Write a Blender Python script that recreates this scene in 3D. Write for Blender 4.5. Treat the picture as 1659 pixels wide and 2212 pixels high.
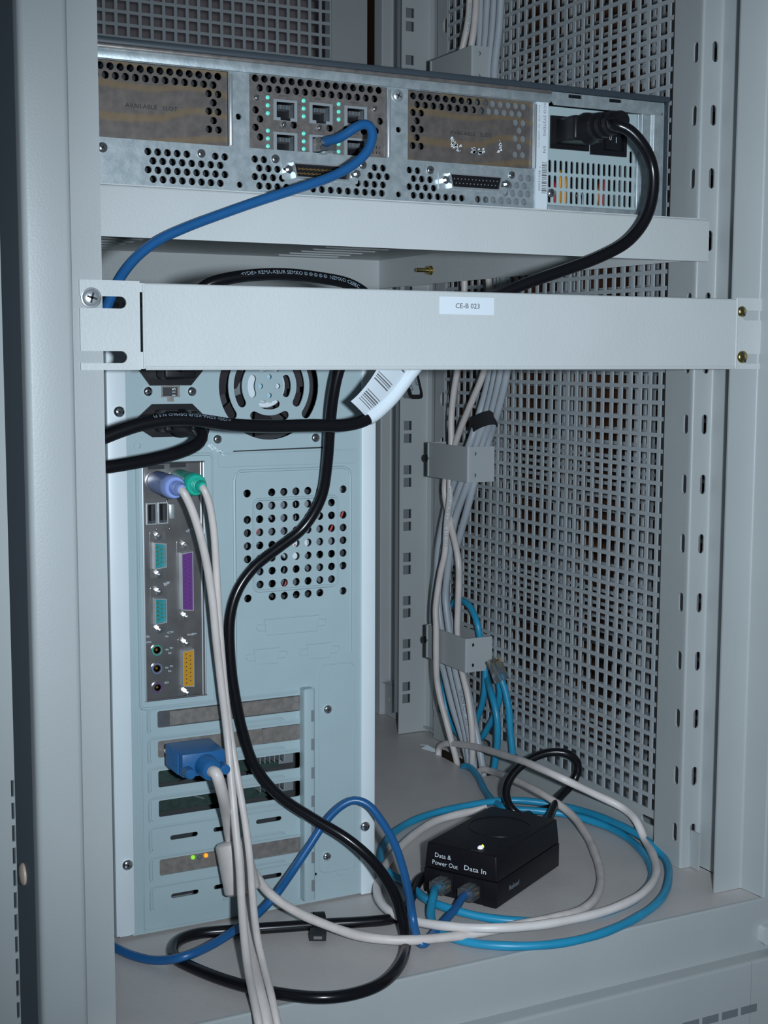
import bpy, bmesh, math, random
from mathutils import Vector, Matrix
from mathutils.geometry import delaunay_2d_cdt

for o in list(bpy.data.objects):
    bpy.data.objects.remove(o, do_unlink=True)
scene = bpy.context.scene
COL = scene.collection
S = 0.001                                   # the scene is written in millimetres
random.seed(5)

# ------------------------------------------------------------------ camera
cam_d = bpy.data.cameras.new('camera')
cam_d.sensor_fit = 'HORIZONTAL'
cam_d.sensor_width = 36.0
cam_d.lens = 36.0 * 3017.8 / 1659.0
cam_d.clip_start = 0.02
cam_d.clip_end = 50
cam = bpy.data.objects.new('camera', cam_d)
COL.objects.link(cam)
right = Vector((0.89159, -0.45284, 0.00342))
down = Vector((-0.04746, -0.10094, -0.99376))
fwd = Vector((0.45036, 0.88586, -0.11148))
CAM = Vector((-199.88, -759.11, 386.43))
m = Matrix((right, -down, -fwd)).transposed().to_4x4()
m.translation = CAM * S
cam.matrix_world = m
scene.camera = cam

# ------------------------------------------------------------------ light: the flash beside the lens, dim room light all round
world = bpy.data.worlds.new('world')
scene.world = world
world.use_nodes = True
bg = world.node_tree.nodes['Background']
bg.inputs[0].default_value = (0.62, 0.82, 1.0, 1)
bg.inputs[1].default_value = 0.085
fl = bpy.data.lights.new('camera_flash', 'SPOT')
fl.energy = 33.0
fl.color = (0.78, 0.893, 1.0)
fl.shadow_soft_size = 0.012
fl.spot_size = math.radians(77)
fl.spot_blend = 1.0
flo = bpy.data.objects.new('camera_flash', fl)
COL.objects.link(flo)
fm = m @ Matrix.Rotation(math.radians(-4), 4, 'Y')
fm.translation = (CAM + right * 62 - down * 6 + fwd * 14) * S
flo.matrix_world = fm

scene.view_settings.view_transform = 'Standard'
scene.view_settings.look = 'None'
scene.view_settings.gamma = 1.0
scene.view_settings.use_curve_mapping = False
scene.view_settings.exposure = 0.0

# ------------------------------------------------------------------ materials
MATS = {}

def srgb(r, g, b):
    f = lambda c: (c / 255 / 12.92) if c / 255 <= 0.04045 else ((c / 255 + 0.055) / 1.055) ** 2.4
    return (f(r), f(g), f(b))

def mat(name, col, rough=0.5, metal=0.0, bump=0.0, bscale=900.0, var=0.0, vscale=60.0, col2=None, spec=0.5, trans=0.0,
        emit=None, estr=0.0, coat=0.0, sheen_streak=None):
    mt = bpy.data.materials.new(name)
    mt.use_nodes = True
    nt = mt.node_tree
    p = nt.nodes['Principled BSDF']
    p.inputs['Base Color'].default_value = (*col, 1)
    p.inputs['Roughness'].default_value = rough
    p.inputs['Metallic'].default_value = metal
    p.inputs['Specular IOR Level'].default_value = spec
    p.inputs['Transmission Weight'].default_value = trans
    p.inputs['Coat Weight'].default_value = coat
    tc = nt.nodes.new('ShaderNodeTexCoord')
    if emit:
        p.inputs['Emission Color'].default_value = (*emit, 1)
        p.inputs['Emission Strength'].default_value = estr
    if var > 0 or col2:
        n = nt.nodes.new('ShaderNodeTexNoise')
        n.inputs['Scale'].default_value = vscale
        n.inputs['Detail'].default_value = 4
        nt.links.new(tc.outputs['Object'], n.inputs['Vector'])
        r = nt.nodes.new('ShaderNodeValToRGB')
        c2 = col2 or tuple(max(0, c * (1 - var)) for c in col)
        r.color_ramp.elements[0].position = 0.32
        r.color_ramp.elements[1].position = 0.68
        r.color_ramp.elements[0].color = (*c2, 1)
        r.color_ramp.elements[1].color = (*col, 1)
        nt.links.new(n.outputs['Fac'], r.inputs['Fac'])
        out = r.outputs['Color']
        if sheen_streak:
            w = nt.nodes.new('ShaderNodeTexWave')
            w.bands_direction = 'Z'
            w.inputs['Scale'].default_value = sheen_streak[1]
            w.inputs['Distortion'].default_value = 11.0
            w.inputs['Detail'].default_value = 1.0
            w.inputs['Detail Scale'].default_value = 0.5
            nt.links.new(tc.outputs['Object'], w.inputs['Vector'])
            rr = nt.nodes.new('ShaderNodeValToRGB')
            rr.color_ramp.elements[0].position = 0.74
            rr.color_ramp.elements[1].position = 0.97
            rr.color_ramp.elements[0].color = (0, 0, 0, 1)
            rr.color_ramp.elements[1].color = (0.42, 0.42, 0.42, 1)
            nt.links.new(w.outputs['Fac'], rr.inputs['Fac'])
            mx = nt.nodes.new('ShaderNodeMixRGB')
            mx.inputs['Color2'].default_value = (*sheen_streak[0], 1)
            nt.links.new(rr.outputs['Color'], mx.inputs['Fac'])
            nt.links.new(out, mx.inputs['Color1'])
            out = mx.outputs['Color']
        nt.links.new(out, p.inputs['Base Color'])
    if bump > 0:
        n = nt.nodes.new('ShaderNodeTexNoise')
        n.inputs['Scale'].default_value = bscale
        n.inputs['Detail'].default_value = 2
        nt.links.new(tc.outputs['Object'], n.inputs['Vector'])
        b = nt.nodes.new('ShaderNodeBump')
        b.inputs['Strength'].default_value = bump
        b.inputs['Distance'].default_value = 0.0004
        nt.links.new(n.outputs['Fac'], b.inputs['Height'])
        nt.links.new(b.outputs['Normal'], p.inputs['Normal'])
    MATS[name] = mt
    return mt

mat('rack_paint', (0.43, 0.455, 0.455), 0.42, bump=0.2, bscale=800, var=0.05, vscale=14)
mat('panel_paint', (0.575, 0.60, 0.595), 0.45, bump=0.4, bscale=650, var=0.04, vscale=20)
mat('floor_paint', (0.61, 0.57, 0.545), 0.4, bump=0.3, bscale=700, var=0.10, vscale=18)
mat('mesh_paint', (0.40, 0.43, 0.445), 0.5)
mat('slate_dark', (0.17, 0.20, 0.23), 0.6)
mat('tower_paint', (0.375, 0.475, 0.50), 0.42, var=0.04, vscale=30, bump=0.1, bscale=1500)
mat('tower_white', (0.70, 0.77, 0.80), 0.4, var=0.03, vscale=30)
mat('galvanised', (0.60, 0.66, 0.68), 0.42, metal=0.6, col2=(0.42, 0.49, 0.515), vscale=170, bump=0.15, bscale=500)
mat('nickel_cover', (0.27, 0.23, 0.205), 0.4, metal=0.6, col2=(0.19, 0.165, 0.155), vscale=160, sheen_streak=((0.42, 0.27, 0.10), 26.0))  # amber streaks in the colour stand for reflections on the metal
mat('module_steel', (0.30, 0.265, 0.245), 0.4, metal=0.55, col2=(0.21, 0.19, 0.18), vscale=220)
mat('bracket_steel', (0.38, 0.34, 0.31), 0.4, metal=0.6, col2=(0.27, 0.245, 0.225), vscale=230)
mat('shield_steel', (0.50, 0.48, 0.47), 0.26, metal=0.9, col2=(0.32, 0.305, 0.30), vscale=45)
mat('chrome', (0.86, 0.86, 0.86), 0.16, metal=1.0)
mat('bright_steel', (0.72, 0.76, 0.78), 0.3, metal=0.75)
mat('brass', (0.52, 0.40, 0.16), 0.28, metal=1.0, col2=(0.30, 0.24, 0.09), vscale=500)
mat('gold', (0.85, 0.52, 0.16), 0.3, metal=1.0)
mat('cover_dark', (0.045, 0.06, 0.075), 0.45)
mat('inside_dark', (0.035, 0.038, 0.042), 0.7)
mat('inside_grey', (0.18, 0.20, 0.215), 0.6)
mat('psu_plate', (0.42, 0.52, 0.535), 0.45)
mat('black_plastic', (0.010, 0.010, 0.012), 0.38, spec=0.35)
mat('black_box', (0.009, 0.008, 0.011), 0.4, bump=0.3, bscale=1800, spec=0.25)
mat('black_cord', (0.006, 0.006, 0.008), 0.24, spec=0.4)
mat('black_fabric', (0.014, 0.014, 0.017), 0.95, bump=0.8, bscale=900)
mat('blue_cord', (0.016, 0.115, 0.31), 0.33, var=0.15, vscale=40)
mat('cyan_cord', (0.022, 0.32, 0.54), 0.36, var=0.15, vscale=40)
mat('white_cord', (0.80, 0.74, 0.71), 0.4, var=0.10, vscale=70)
mat('white_cord_dirty', (0.74, 0.67, 0.63), 0.45, col2=(0.56, 0.50, 0.47), vscale=55)
mat('beige_cord', (0.69, 0.63, 0.595), 0.42, var=0.14, vscale=60)
mat('grey_cord', (0.43, 0.47, 0.505), 0.4, var=0.08, vscale=50)
mat('video_blue', (0.014, 0.115, 0.30), 0.42, bump=0.15, bscale=600)
mat('plug_purple', (0.145, 0.20, 0.45), 0.4)
mat('plug_purple_light', (0.26, 0.36, 0.72), 0.4)
mat('plug_green', (0.012, 0.42, 0.30), 0.4)
mat('port_teal', (0.005, 0.22, 0.25), 0.45)
mat('port_violet', (0.12, 0.022, 0.19), 0.5)
mat('port_amber', (0.50, 0.245, 0.01), 0.45)
mat('paper_white', (0.70, 0.77, 0.82), 0.6)
mat('paper_grey', (0.40, 0.45, 0.48), 0.6)
mat('ink_dark', (0.02, 0.022, 0.026), 0.7)
mat('ink_grey', (0.16, 0.165, 0.17), 0.6)
mat('ink_white', (0.75, 0.80, 0.84), 0.6)
mat('ink_blue', (0.10, 0.30, 0.40), 0.6)
mat('ink_pale', (0.30, 0.38, 0.45), 0.6)
mat('etched', (0.46, 0.50, 0.53), 0.4, metal=0.5)
mat('clear_plastic', (0.85, 0.88, 0.90), 0.06, trans=0.92, spec=0.7)
mat('circuit_green', (0.010, 0.035, 0.025), 0.5, col2=(0.03, 0.05, 0.045), vscale=300)
mat('wire_red', (0.35, 0.02, 0.02), 0.5)
mat('wire_orange', (0.65, 0.28, 0.02), 0.5)
mat('copper', (0.85, 0.38, 0.18), 0.3, metal=1.0)
mat('fan_blade', (0.045, 0.04, 0.045), 0.4)
mat('pale_blue_disc', (0.36, 0.62, 0.72), 0.5)
mat('brown_wood', (0.16, 0.066, 0.032), 0.6, col2=(0.09, 0.036, 0.018), vscale=7)
mat('back_wall', (0.30, 0.25, 0.255), 0.7, var=0.1, vscale=5)
mat('led_green', (0.2, 0.6, 0.05), 0.3, emit=(0.35, 0.85, 0.05), estr=0.55)
mat('led_orange', (0.9, 0.3, 0.02), 0.3, emit=(1.0, 0.32, 0.02), estr=0.9)
mat('led_off', (0.10, 0.14, 0.15), 0.25)
mat('led_teal_glint', (0.12, 0.60, 0.52), 0.2, emit=(0.12, 0.70, 0.58), estr=0.45)  # lights are off; the glow stands in for teal glints
mat('led_white', (0.8, 0.85, 0.95), 0.15, emit=(0.9, 0.95, 1.0), estr=0.35)
mat('led_yellow', (0.8, 0.75, 0.1), 0.2, emit=(0.9, 0.85, 0.08), estr=1.1)
mat('bumper', (0.62, 0.50, 0.40), 0.5)

# ------------------------------------------------------------------ mesh builder (millimetres in, metres out)
class MB:
    def __init__(self):
        self.v = []
        self.f = []

    def add(self, vs, fs):
        b = len(self.v)
        self.v += [tuple(p) for p in vs]
        self.f += [tuple(i + b for i in f) for f in fs]
        return self

    def box(self, x0, x1, y0, y1, z0, z1, bev=0.0, seg=2):
        if bev <= 0:
            vs = [(x, y, z) for x in (x0, x1) for y in (y0, y1) for z in (z0, z1)]
            return self.add(vs, [(0, 1, 3, 2), (4, 6, 7, 5), (0, 4, 5, 1), (2, 3, 7, 6), (0, 2, 6, 4), (1, 5, 7, 3)])
        bm = bmesh.new()
        bmesh.ops.create_cube(bm, size=1.0)
        for v in bm.verts:
            v.co = Vector((x0 + (v.co.x + .5) * (x1 - x0), y0 + (v.co.y + .5) * (y1 - y0), z0 + (v.co.z + .5) * (z1 - z0)))
        bmesh.ops.bevel(bm, geom=list(bm.edges), offset=bev, segments=seg, profile=0.5, affect='EDGES')
        return self.bm(bm)

    def bm(self, bm, mtx=None):
        bm.verts.index_update()
        vs = [(mtx @ v.co if mtx else v.co)[:] for v in bm.verts]
        fs = [tuple(v.index for v in f.verts) for f in bm.faces]
        bm.free()
        return self.add(vs, fs)

    def lathe(self, p, axis, prof, n=20, caps=True):
        """prof: (distance along axis, radius) pairs"""
        p = Vector(p)
        a = Vector(axis).normalized()
        u = a.orthogonal().normalized()
        w = a.cross(u)
        vs, fs = [], []
        for d, r in prof:
            for k in range(n):
                t = 2 * math.pi * k / n
                vs.append(p + a * d + (u * math.cos(t) + w * math.sin(t)) * r)
        for i in range(len(prof) - 1):
            for k in range(n):
                k2 = (k + 1) % n
                fs.append((i * n + k, i * n + k2, (i + 1) * n + k2, (i + 1) * n + k))
        if caps:
            fs.append(tuple(range(n))[::-1])
            fs.append(tuple((len(prof) - 1) * n + k for k in range(n)))
        return self.add(vs, fs)

    def cyl(self, p0, p1, r, n=16, r1=None):
        d = Vector(p1) - Vector(p0)
        return self.lathe(p0, d, [(0, r), (d.length, r if r1 is None else r1)], n)

    def tube(self, pts, r, n=10):
        """pts already dense; parallel transport frame"""
        pts = [Vector(p) for p in pts]
        N = len(pts)
        rs = r if isinstance(r, (list, tuple)) else [r] * N
        tan = []
        for i in range(N):
            a = pts[max(i - 1, 0)]
            b = pts[min(i + 1, N - 1)]
            tan.append((b - a).normalized())
        u = tan[0].orthogonal().normalized()
        vs, fs = [], []
        for i in range(N):
            t = tan[i]
            u = (u - t * u.dot(t)).normalized()
            w = t.cross(u)
            for k in range(n):
                an = 2 * math.pi * k / n
                vs.append(pts[i] + (u * math.cos(an) + w * math.sin(an)) * rs[i])
        for i in range(N - 1):
            for k in range(n):
                k2 = (k + 1) % n
                fs.append((i * n + k, i * n + k2, (i + 1) * n + k2, (i + 1) * n + k))
        fs.append(tuple(range(n))[::-1])
        fs.append(tuple((N - 1) * n + k for k in range(n)))
        return self.add(vs, fs)

    def plate(self, outer, holes, place, t, extra=()):
        """flat sheet with holes: outer / holes are 2D loops, place(u, v, d) -> 3D, thickness t along d"""
        co, ed = [], []
        loops = [outer] + list(holes)
        spans = []
        for L in loops:
            b = len(co)
            co += [Vector((p[0], p[1])) for p in L]
            ed += [(b + i, b + (i + 1) % len(L)) for i in range(len(L))]
            spans.append((b, len(L)))
        for p, q in extra:
            co += [Vector(p), Vector(q)]
            ed.append((len(co) - 2, len(co) - 1))
        r = delaunay_2d_cdt(co, ed, [], 0, 1e-5)
        vv, tris = r[0], r[2]
        boxes = [(min(p[0] for p in L), max(p[0] for p in L), min(p[1] for p in L), max(p[1] for p in L)) for L in loops]

        def inside(x, y, L):
            c = False
            j = len(L) - 1
            for i in range(len(L)):
                xi, yi = L[i][0], L[i][1]
                xj, yj = L[j][0], L[j][1]
                if (yi > y) != (yj > y) and x < (xj - xi) * (y - yi) / (yj - yi) + xi:
                    c = not c
                j = i
            return c
        keep = []
        for tr in tris:
            x = sum(vv[i].x for i in tr) / 3
            y = sum(vv[i].y for i in tr) / 3
            if not inside(x, y, outer):
                continue
            bad = False
            for L, bx in zip(loops[1:], boxes[1:]):
                if bx[0] <= x <= bx[1] and bx[2] <= y <= bx[3] and inside(x, y, L):
                    bad = True
                    break
            if not bad:
                keep.append(tr)
        n = len(vv)
        vs = [place(p.x, p.y, 0) for p in vv] + [place(p.x, p.y, t) for p in vv]
        fs = [tuple(tr) for tr in keep] + [tuple(i + n for i in tr[::-1]) for tr in keep]
        cnt = {}
        for tr in keep:
            for i in range(3):
                a, b = tr[i], tr[(i + 1) % 3]
                cnt[(a, b)] = 1
        for a, b in list(cnt):
            if (b, a) not in cnt:
                fs.append((b, a, a + n, b + n))
        return self.add(vs, fs)

    def perf(self, nu, nv, u0, v0, pitch, hole, place, t):
        """perforated sheet of nu x nv square holes; shared vertices"""
        g = (pitch - hole) / 2
        us, vs_ = [], []
        for i in range(nu):
            us += [u0 + i * pitch + g, u0 + i * pitch + g + hole]
        for j in range(nv):
            vs_ += [v0 + j * pitch + g, v0 + j * pitch + g + hole]
        us = [u0] + us + [u0 + nu * pitch]
        vs_ = [v0] + vs_ + [v0 + nv * pitch]
        NU, NV = len(us), len(vs_)
        P = [place(u, v, 0) for u in us for v in vs_] + [place(u, v, t) for u in us for v in vs_]
        o = NU * NV
        ix = lambda i, j: i * NV + j
        fs = []
        for i in range(NU - 1):
            for j in range(NV - 1):
                a, b, c, d = ix(i, j), ix(i + 1, j), ix(i + 1, j + 1), ix(i, j + 1)
                if i % 2 == 1 and j % 2 == 1:
                    for p, q in ((a, b), (b, c), (c, d), (d, a)):
                        fs.append((p, q, q + o, p + o))
                else:
                    fs.append((a, b, c, d))
                    fs.append((d + o, c + o, b + o, a + o))
        return self.add(P, fs)

WL = {}

def link(o, parent, c):
    COL.objects.link(o)
    if parent is not None:
        o.parent = parent
        o.location = (Vector(c) - WL[parent]) * S
    else:
        o.location = Vector(c) * S
    WL[o] = Vector(c)

def obj(name, mb, material, parent=None, smooth=35, label=None, cat=None, group=None, kind=None):
    xs = [v[0] for v in mb.v]
    ys = [v[1] for v in mb.v]
    zs = [v[2] for v in mb.v]
    c = Vector(((min(xs) + max(xs)) / 2, (min(ys) + max(ys)) / 2, min(zs) if parent is None else (min(zs) + max(zs)) / 2))
    me = bpy.data.meshes.new(name)
    me.from_pydata([((v[0] - c.x) * S, (v[1] - c.y) * S, (v[2] - c.z) * S) for v in mb.v], [], mb.f)
    me.validate()
    bm = bmesh.new()
    bm.from_mesh(me)
    bmesh.ops.recalc_face_normals(bm, faces=bm.faces)
    bm.to_mesh(me)
    bm.free()
    if smooth:
        me.polygons.foreach_set('use_smooth', [True] * len(me.polygons))
        me.set_sharp_from_angle(angle=math.radians(smooth))
    me.materials.append(MATS[material])
    o = bpy.data.objects.new(name, me)
    link(o, parent, c)
    tag(o, label, cat, group, kind)
    return o

def tag(o, label=None, cat=None, group=None, kind=None):
    if label: o['label'] = label
    if cat: o['category'] = cat
    if group: o['group'] = group
    if kind: o['kind'] = kind
    return o

def thing(name, label, cat, loc, group=None, kind=None):
    o = bpy.data.objects.new(name, None)
    o.empty_display_size = 0.01
    link(o, None, loc)
    return tag(o, label, cat, group, kind)

def inst(src, c, parent, name=None, material=None):
    o = src.copy()
    if name: o.name = name
    if material:
        o.data = src.data.copy()
        o.data.materials[0] = MATS[material]
    link(o, parent, c)
    return o

# placing helpers: a sheet seen from the front (facing -y), from the side (facing -x) or lying flat
def front(y):
    return lambda u, v, d: (u, y + d, v)

def side(x):
    return lambda u, v, d: (x + d, u, v)

def flat(z):
    return lambda u, v, d: (u, v, z - d)

def rect(x0, x1, z0, z1, r=0.0, n=4):
    if r <= 0:
        return [(x0, z0), (x1, z0), (x1, z1), (x0, z1)]
    out = []
    for cx, cz, a in ((x1 - r, z0 + r, -90), (x1 - r, z1 - r, 0), (x0 + r, z1 - r, 90), (x0 + r, z0 + r, 180)):
        for k in range(n + 1):
            t = math.radians(a + 90 * k / n)
            out.append((cx + r * math.cos(t), cz + r * math.sin(t)))
    return out

def disc(x, z, r, n=14):
    return [(x + r * math.cos(2 * math.pi * k / n), z + r * math.sin(2 * math.pi * k / n)) for k in range(n)]

def slot_v(x, z, w, h, n=5):
    return rect(x - w / 2, x + w / 2, z - h / 2, z + h / 2, min(w, h) * 0.498, n)

def spline(pts, step=3.0):
    """centripetal Catmull-Rom through the points, resampled"""
    P = [Vector(p) for p in pts]
    P = [P[0] * 2 - P[1]] + P + [P[-1] * 2 - P[-2]]
    out = []
    for i in range(1, len(P) - 2):
        p0, p1, p2, p3 = P[i - 1], P[i], P[i + 1], P[i + 2]
        t0 = 0.0
        t1 = t0 + max((p1 - p0).length, 1e-4) ** 0.5
        t2 = t1 + max((p2 - p1).length, 1e-4) ** 0.5
        t3 = t2 + max((p3 - p2).length, 1e-4) ** 0.5
        n = max(2, int((p2 - p1).length / step))
        for k in range(n):
            t = t1 + (t2 - t1) * k / n
            a1 = p0 * ((t1 - t) / (t1 - t0)) + p1 * ((t - t0) / (t1 - t0))
            a2 = p1 * ((t2 - t) / (t2 - t1)) + p2 * ((t - t1) / (t2 - t1))
            a3 = p2 * ((t3 - t) / (t3 - t2)) + p3 * ((t - t2) / (t3 - t2))
            b1 = a1 * ((t2 - t) / (t2 - t0)) + a2 * ((t - t0) / (t2 - t0))
            b2 = a2 * ((t3 - t) / (t3 - t1)) + a3 * ((t - t1) / (t3 - t1))
            out.append(b1 * ((t2 - t) / (t2 - t1)) + b2 * ((t - t1) / (t2 - t1)))
    out.append(P[-2])
    # light smoothing
    for _ in range(2):
        q = list(out)
        for i in range(1, len(out) - 1):
            q[i] = out[i] * 0.5 + (out[i - 1] + out[i + 1]) * 0.25
        out = q
    return out

def text_geo(body, size=1.0):
    c = bpy.data.curves.new('lettering', 'FONT')
    c.body = body
    c.size = size
    c.resolution_u = 2
    c.align_x = 'CENTER'
    c.align_y = 'CENTER'
    o = bpy.data.objects.new('lettering_tmp', c)
    COL.objects.link(o)
    dg = bpy.context.evaluated_depsgraph_get()
    me = bpy.data.meshes.new_from_object(o.evaluated_get(dg))
    vs = [(v.co.x, v.co.y) for v in me.vertices]
    fs = [tuple(p.vertices) for p in me.polygons]
    bpy.data.objects.remove(o, do_unlink=True)
    bpy.data.curves.remove(c)
    bpy.data.meshes.remove(me)
    xs = [v[0] for v in vs]
    ys = [v[1] for v in vs]
    cx, cy = (min(xs) + max(xs)) / 2, (min(ys) + max(ys)) / 2
    w, h = max(xs) - min(xs), max(ys) - min(ys)
    return [((x - cx), (y - cy)) for x, y in vs], fs, w, h

def letters(mb, body, cx, cz, width, height, place, d=-0.12, rot=0.0):
    """flat lettering fitted into width x height, on a sheet described by place"""
    vs, fs, w, h = text_geo(body)
    sx, sz = width / w, height / h
    ca, sa = math.cos(math.radians(rot)), math.sin(math.radians(rot))
    out = []
    for x, y in vs:
        x, y = x * sx, y * sz
        out.append(place(cx + x * ca - y * sa, cz + x * sa + y * ca, d))
    return mb.add(out, fs)

def text_on_tube(mb, path, r, body, s0, size, ang, stretch=1.0):
    """print running along a cable; ang is the angle round the cable from the direction to the viewer side (-y), upwards"""
    vs, fs, w, h = text_geo(body)
    L = [0.0]
    for i in range(1, len(path)):
        L.append(L[-1] + (path[i] - path[i - 1]).length)
    sgn = 1 if s0 >= 0 else -1
    s0 = abs(s0)
    out = []
    for x, y in vs:
        s = s0 + sgn * (x + w / 2) * size * stretch
        s = max(0.01, min(L[-1] - 0.01, s))
        i = 0
        while L[i + 1] < s:
            i += 1
        k = (s - L[i]) / (L[i + 1] - L[i])
        p = path[i].lerp(path[i + 1], k)
        t = (path[i + 1] - path[i]).normalized() * sgn
        f = (CAMDIR - t * CAMDIR.dot(t)).normalized()
        up = f.cross(t)
        a = ang + y * size / r
        out.append(p + (f * math.cos(a) + up * math.sin(a)) * (r + 0.06))
    return mb.add(out, fs)

CAMDIR = Vector((-0.45, -0.89, 0.1)).normalized()

def fold(pts, rad=1.5, n=3):
    """rounded polyline in a plan; gives place-ready position by run length, total length and the bend lines"""
    P = [Vector(p) for p in pts]
    out = [P[0]]
    for i in range(1, len(P) - 1):
        a, b, c = P[i - 1], P[i], P[i + 1]
        d1, d2 = (a - b).normalized(), (c - b).normalized()
        h = math.acos(max(-1, min(1, d1.dot(d2)))) / 2
        l = min(rad / math.tan(h), (a - b).length * .45, (c - b).length * .45)
        p1, p2 = b + d1 * l, b + d2 * l
        for k in range(n + 1):
            t = k / n
            out.append((p1 * (1 - t) ** 2 + b * 2 * t * (1 - t) + p2 * t * t))
    out.append(P[-1])
    L = [0.0]
    for i in range(1, len(out)):
        L.append(L[-1] + (out[i] - out[i - 1]).length)

    def norm(i):
        d = Vector((0.0, 0.0))
        if i > 0: d += (out[i] - out[i - 1]).normalized()
        if i < len(out) - 1: d += (out[i + 1] - out[i]).normalized()
        d.normalize()
        return Vector((d.y, -d.x))
    N = [norm(i) for i in range(len(out))]

    def at(u):
        u = max(0.0, min(L[-1], u))
        i = 0
        while i < len(L) - 2 and L[i + 1] < u:
            i += 1
        k = (u - L[i]) / (L[i + 1] - L[i])
        return out[i].lerp(out[i + 1], k), N[i].lerp(N[i + 1], k)
    return at, L[-1], L[1:-1]

def folded(mb, pts, e0, e1, t, conv, holes=(), rad=1.5, n=3):
    """sheet metal: plan polyline pts extruded from e0 to e1; conv(a, b, e) -> 3D; holes in (run length, e)"""
    at, T, bends = fold(pts, rad, n)

    def place(u, v, d):
        p, nn = at(u)
        return conv(p.x + nn.x * d, p.y + nn.y * d, v)
    return mb.plate(rect(0, T, e0, e1), holes, place, t, [((b, e0), (b, e1)) for b in bends])

plan = lambda a, b, e: (a, b, e)          # profile in plan, extruded upwards
sect = lambda a, b, e: (e, a, b)          # profile in the y-z section, extruded along x

# ------------------------------------------------------------------ the cabinet (the setting)
TOP = 840.0
fo = MB()
fo.plate(rect(-11, 481, -19, 690), [rect(448.5, 466, 318, 420, 3)], flat(0), 2)
floor = obj('floor', fo, 'floor_paint', kind='structure', label='grey painted steel bottom plate of the cabinet')
fo = MB()
folded(fo, [(-18.5, -0.001), (-22, -0.001), (-22, -38.5)], -35, 500, -1.5, sect, rad=3.5, n=4)
obj('front_lip', fo, 'rack_paint', floor)
# plinth below the floor lip
pl = MB()
folded(pl, [(-20, -38.5), (-34.5, -38.5), (-34.5, -130)], -35, 461, -1.5, sect, rad=2.5, n=3)
pl2 = MB()
folded(pl2, [(-20, -38.5), (-34.5, -38.5), (-34.5, -130)], 461.6, 520, -1.5, sect, rad=2.5, n=3)
trim_p = obj('trim_1', pl, 'rack_paint', kind='structure', label='grey painted plinth ledge below the cabinet floor')
obj('plinth_end', pl2, 'rack_paint', trim_p)
vx0, vx1 = 452.8, 467.0
vz0, vz1 = -76.1, -70.5
for k in range(5):
    w = MB().box(vx0 - k * (vx1 - vx0) * 1.22, vx1 - k * (vx1 - vx0) * 1.22, -34.9, -34.2, vz0, vz1)
    obj('vent_hole', w, 'inside_grey', trim_p)
cx, cz = 480.3, -25.8
ct = MB().plate(rect(cx - 2.5, cx + 24, cz - 6.5, cz + 6.5, 2.4, 4), [rect(cx + 1.2, cx + 20, cz - 3.6, cz + 3.6, 1.5, 3)], front(-28), 6)
obj('door_catch', ct, 'panel_paint', label='small rounded pale catch at the right edge of the floor lip', cat='catch')

# perforated side walls with the bare skirting below
PITCH, HOLE = 12.37, 9.2
w = MB()
w.perf(29, 62, 76, 29.4, PITCH, HOLE, side(473), 1.5)
sk = MB()
sk.plate(rect(40, 452, 1.0, 29.4), [rect(y - 9, y + 9, 18.5, 24.5, 2.9) for y in (101, 150, 198, 252, 301, 350)], side(473), 1.5)
wall_right = obj('wall_right', w, 'mesh_paint', kind='structure', label='grey steel side wall punched with square holes')
obj('skirting', sk, 'rack_paint', wall_right)
bd = MB()
hm = [[(434.72, z - 7), (439.5, z - 6), (441.5, z - 2.5), (441.5, z + 2.5), (439.5, z + 6), (434.72, z + 7)] for z in (344.0 - 44.3 * k for k in range(-9, 8))]
bd.plate(rect(434.7, 453, 29.4, TOP), [[(u + 1.2, v) for u, v in L] for L in hm], side(472.6), 1.5)
obj('border_strip', bd, 'rack_paint', wall_right)
wl = MB()
wl.perf(29, 62, 76, 29.4, PITCH, HOLE, side(-7), 1.5)
wl.plate(rect(40, 452, 1.0, 29.4), [], side(-7), 1.5)
obj('wall_left', wl, 'mesh_paint', kind='structure', label='perforated grey side wall behind the tower')
w2 = MB()
w2.perf(46, 62, 20, 25.0, PITCH, HOLE, side(549), 1.5)
w2.plate(rect(20, 590, -38, 25.0), [], side(549), 1.5)
obj('wall_outer', w2, 'mesh_paint', kind='structure', label='second perforated grey wall seen through the side wall')
ap = MB().plate(rect(76, 590, -20, 40), [], lambda u, v, d: (475.5 + 1.2 * (v + 20), u, 6 - d), 1.5)
obj('trim_2', ap, 'rack_paint', kind='structure', label='grey sill between the two perforated walls')
br = MB().box(650, 665, -200, 1100, -130, 1000)
obj('wall_far', br, 'brown_wood', kind='structure', label='dark brown surface beyond the perforated walls')
wb = MB().box(-300, 650, 1000, 1015, -130, 1000)
obj('wall_back', wb, 'back_wall', kind='structure', label='dim pinkish grey wall beyond the front door')
ce = MB().box(-35, 500, -15, 660, TOP, TOP + 3)
obj('ceiling', ce, 'rack_paint', kind='structure', label='grey steel roof plate of the cabinet')

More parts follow.
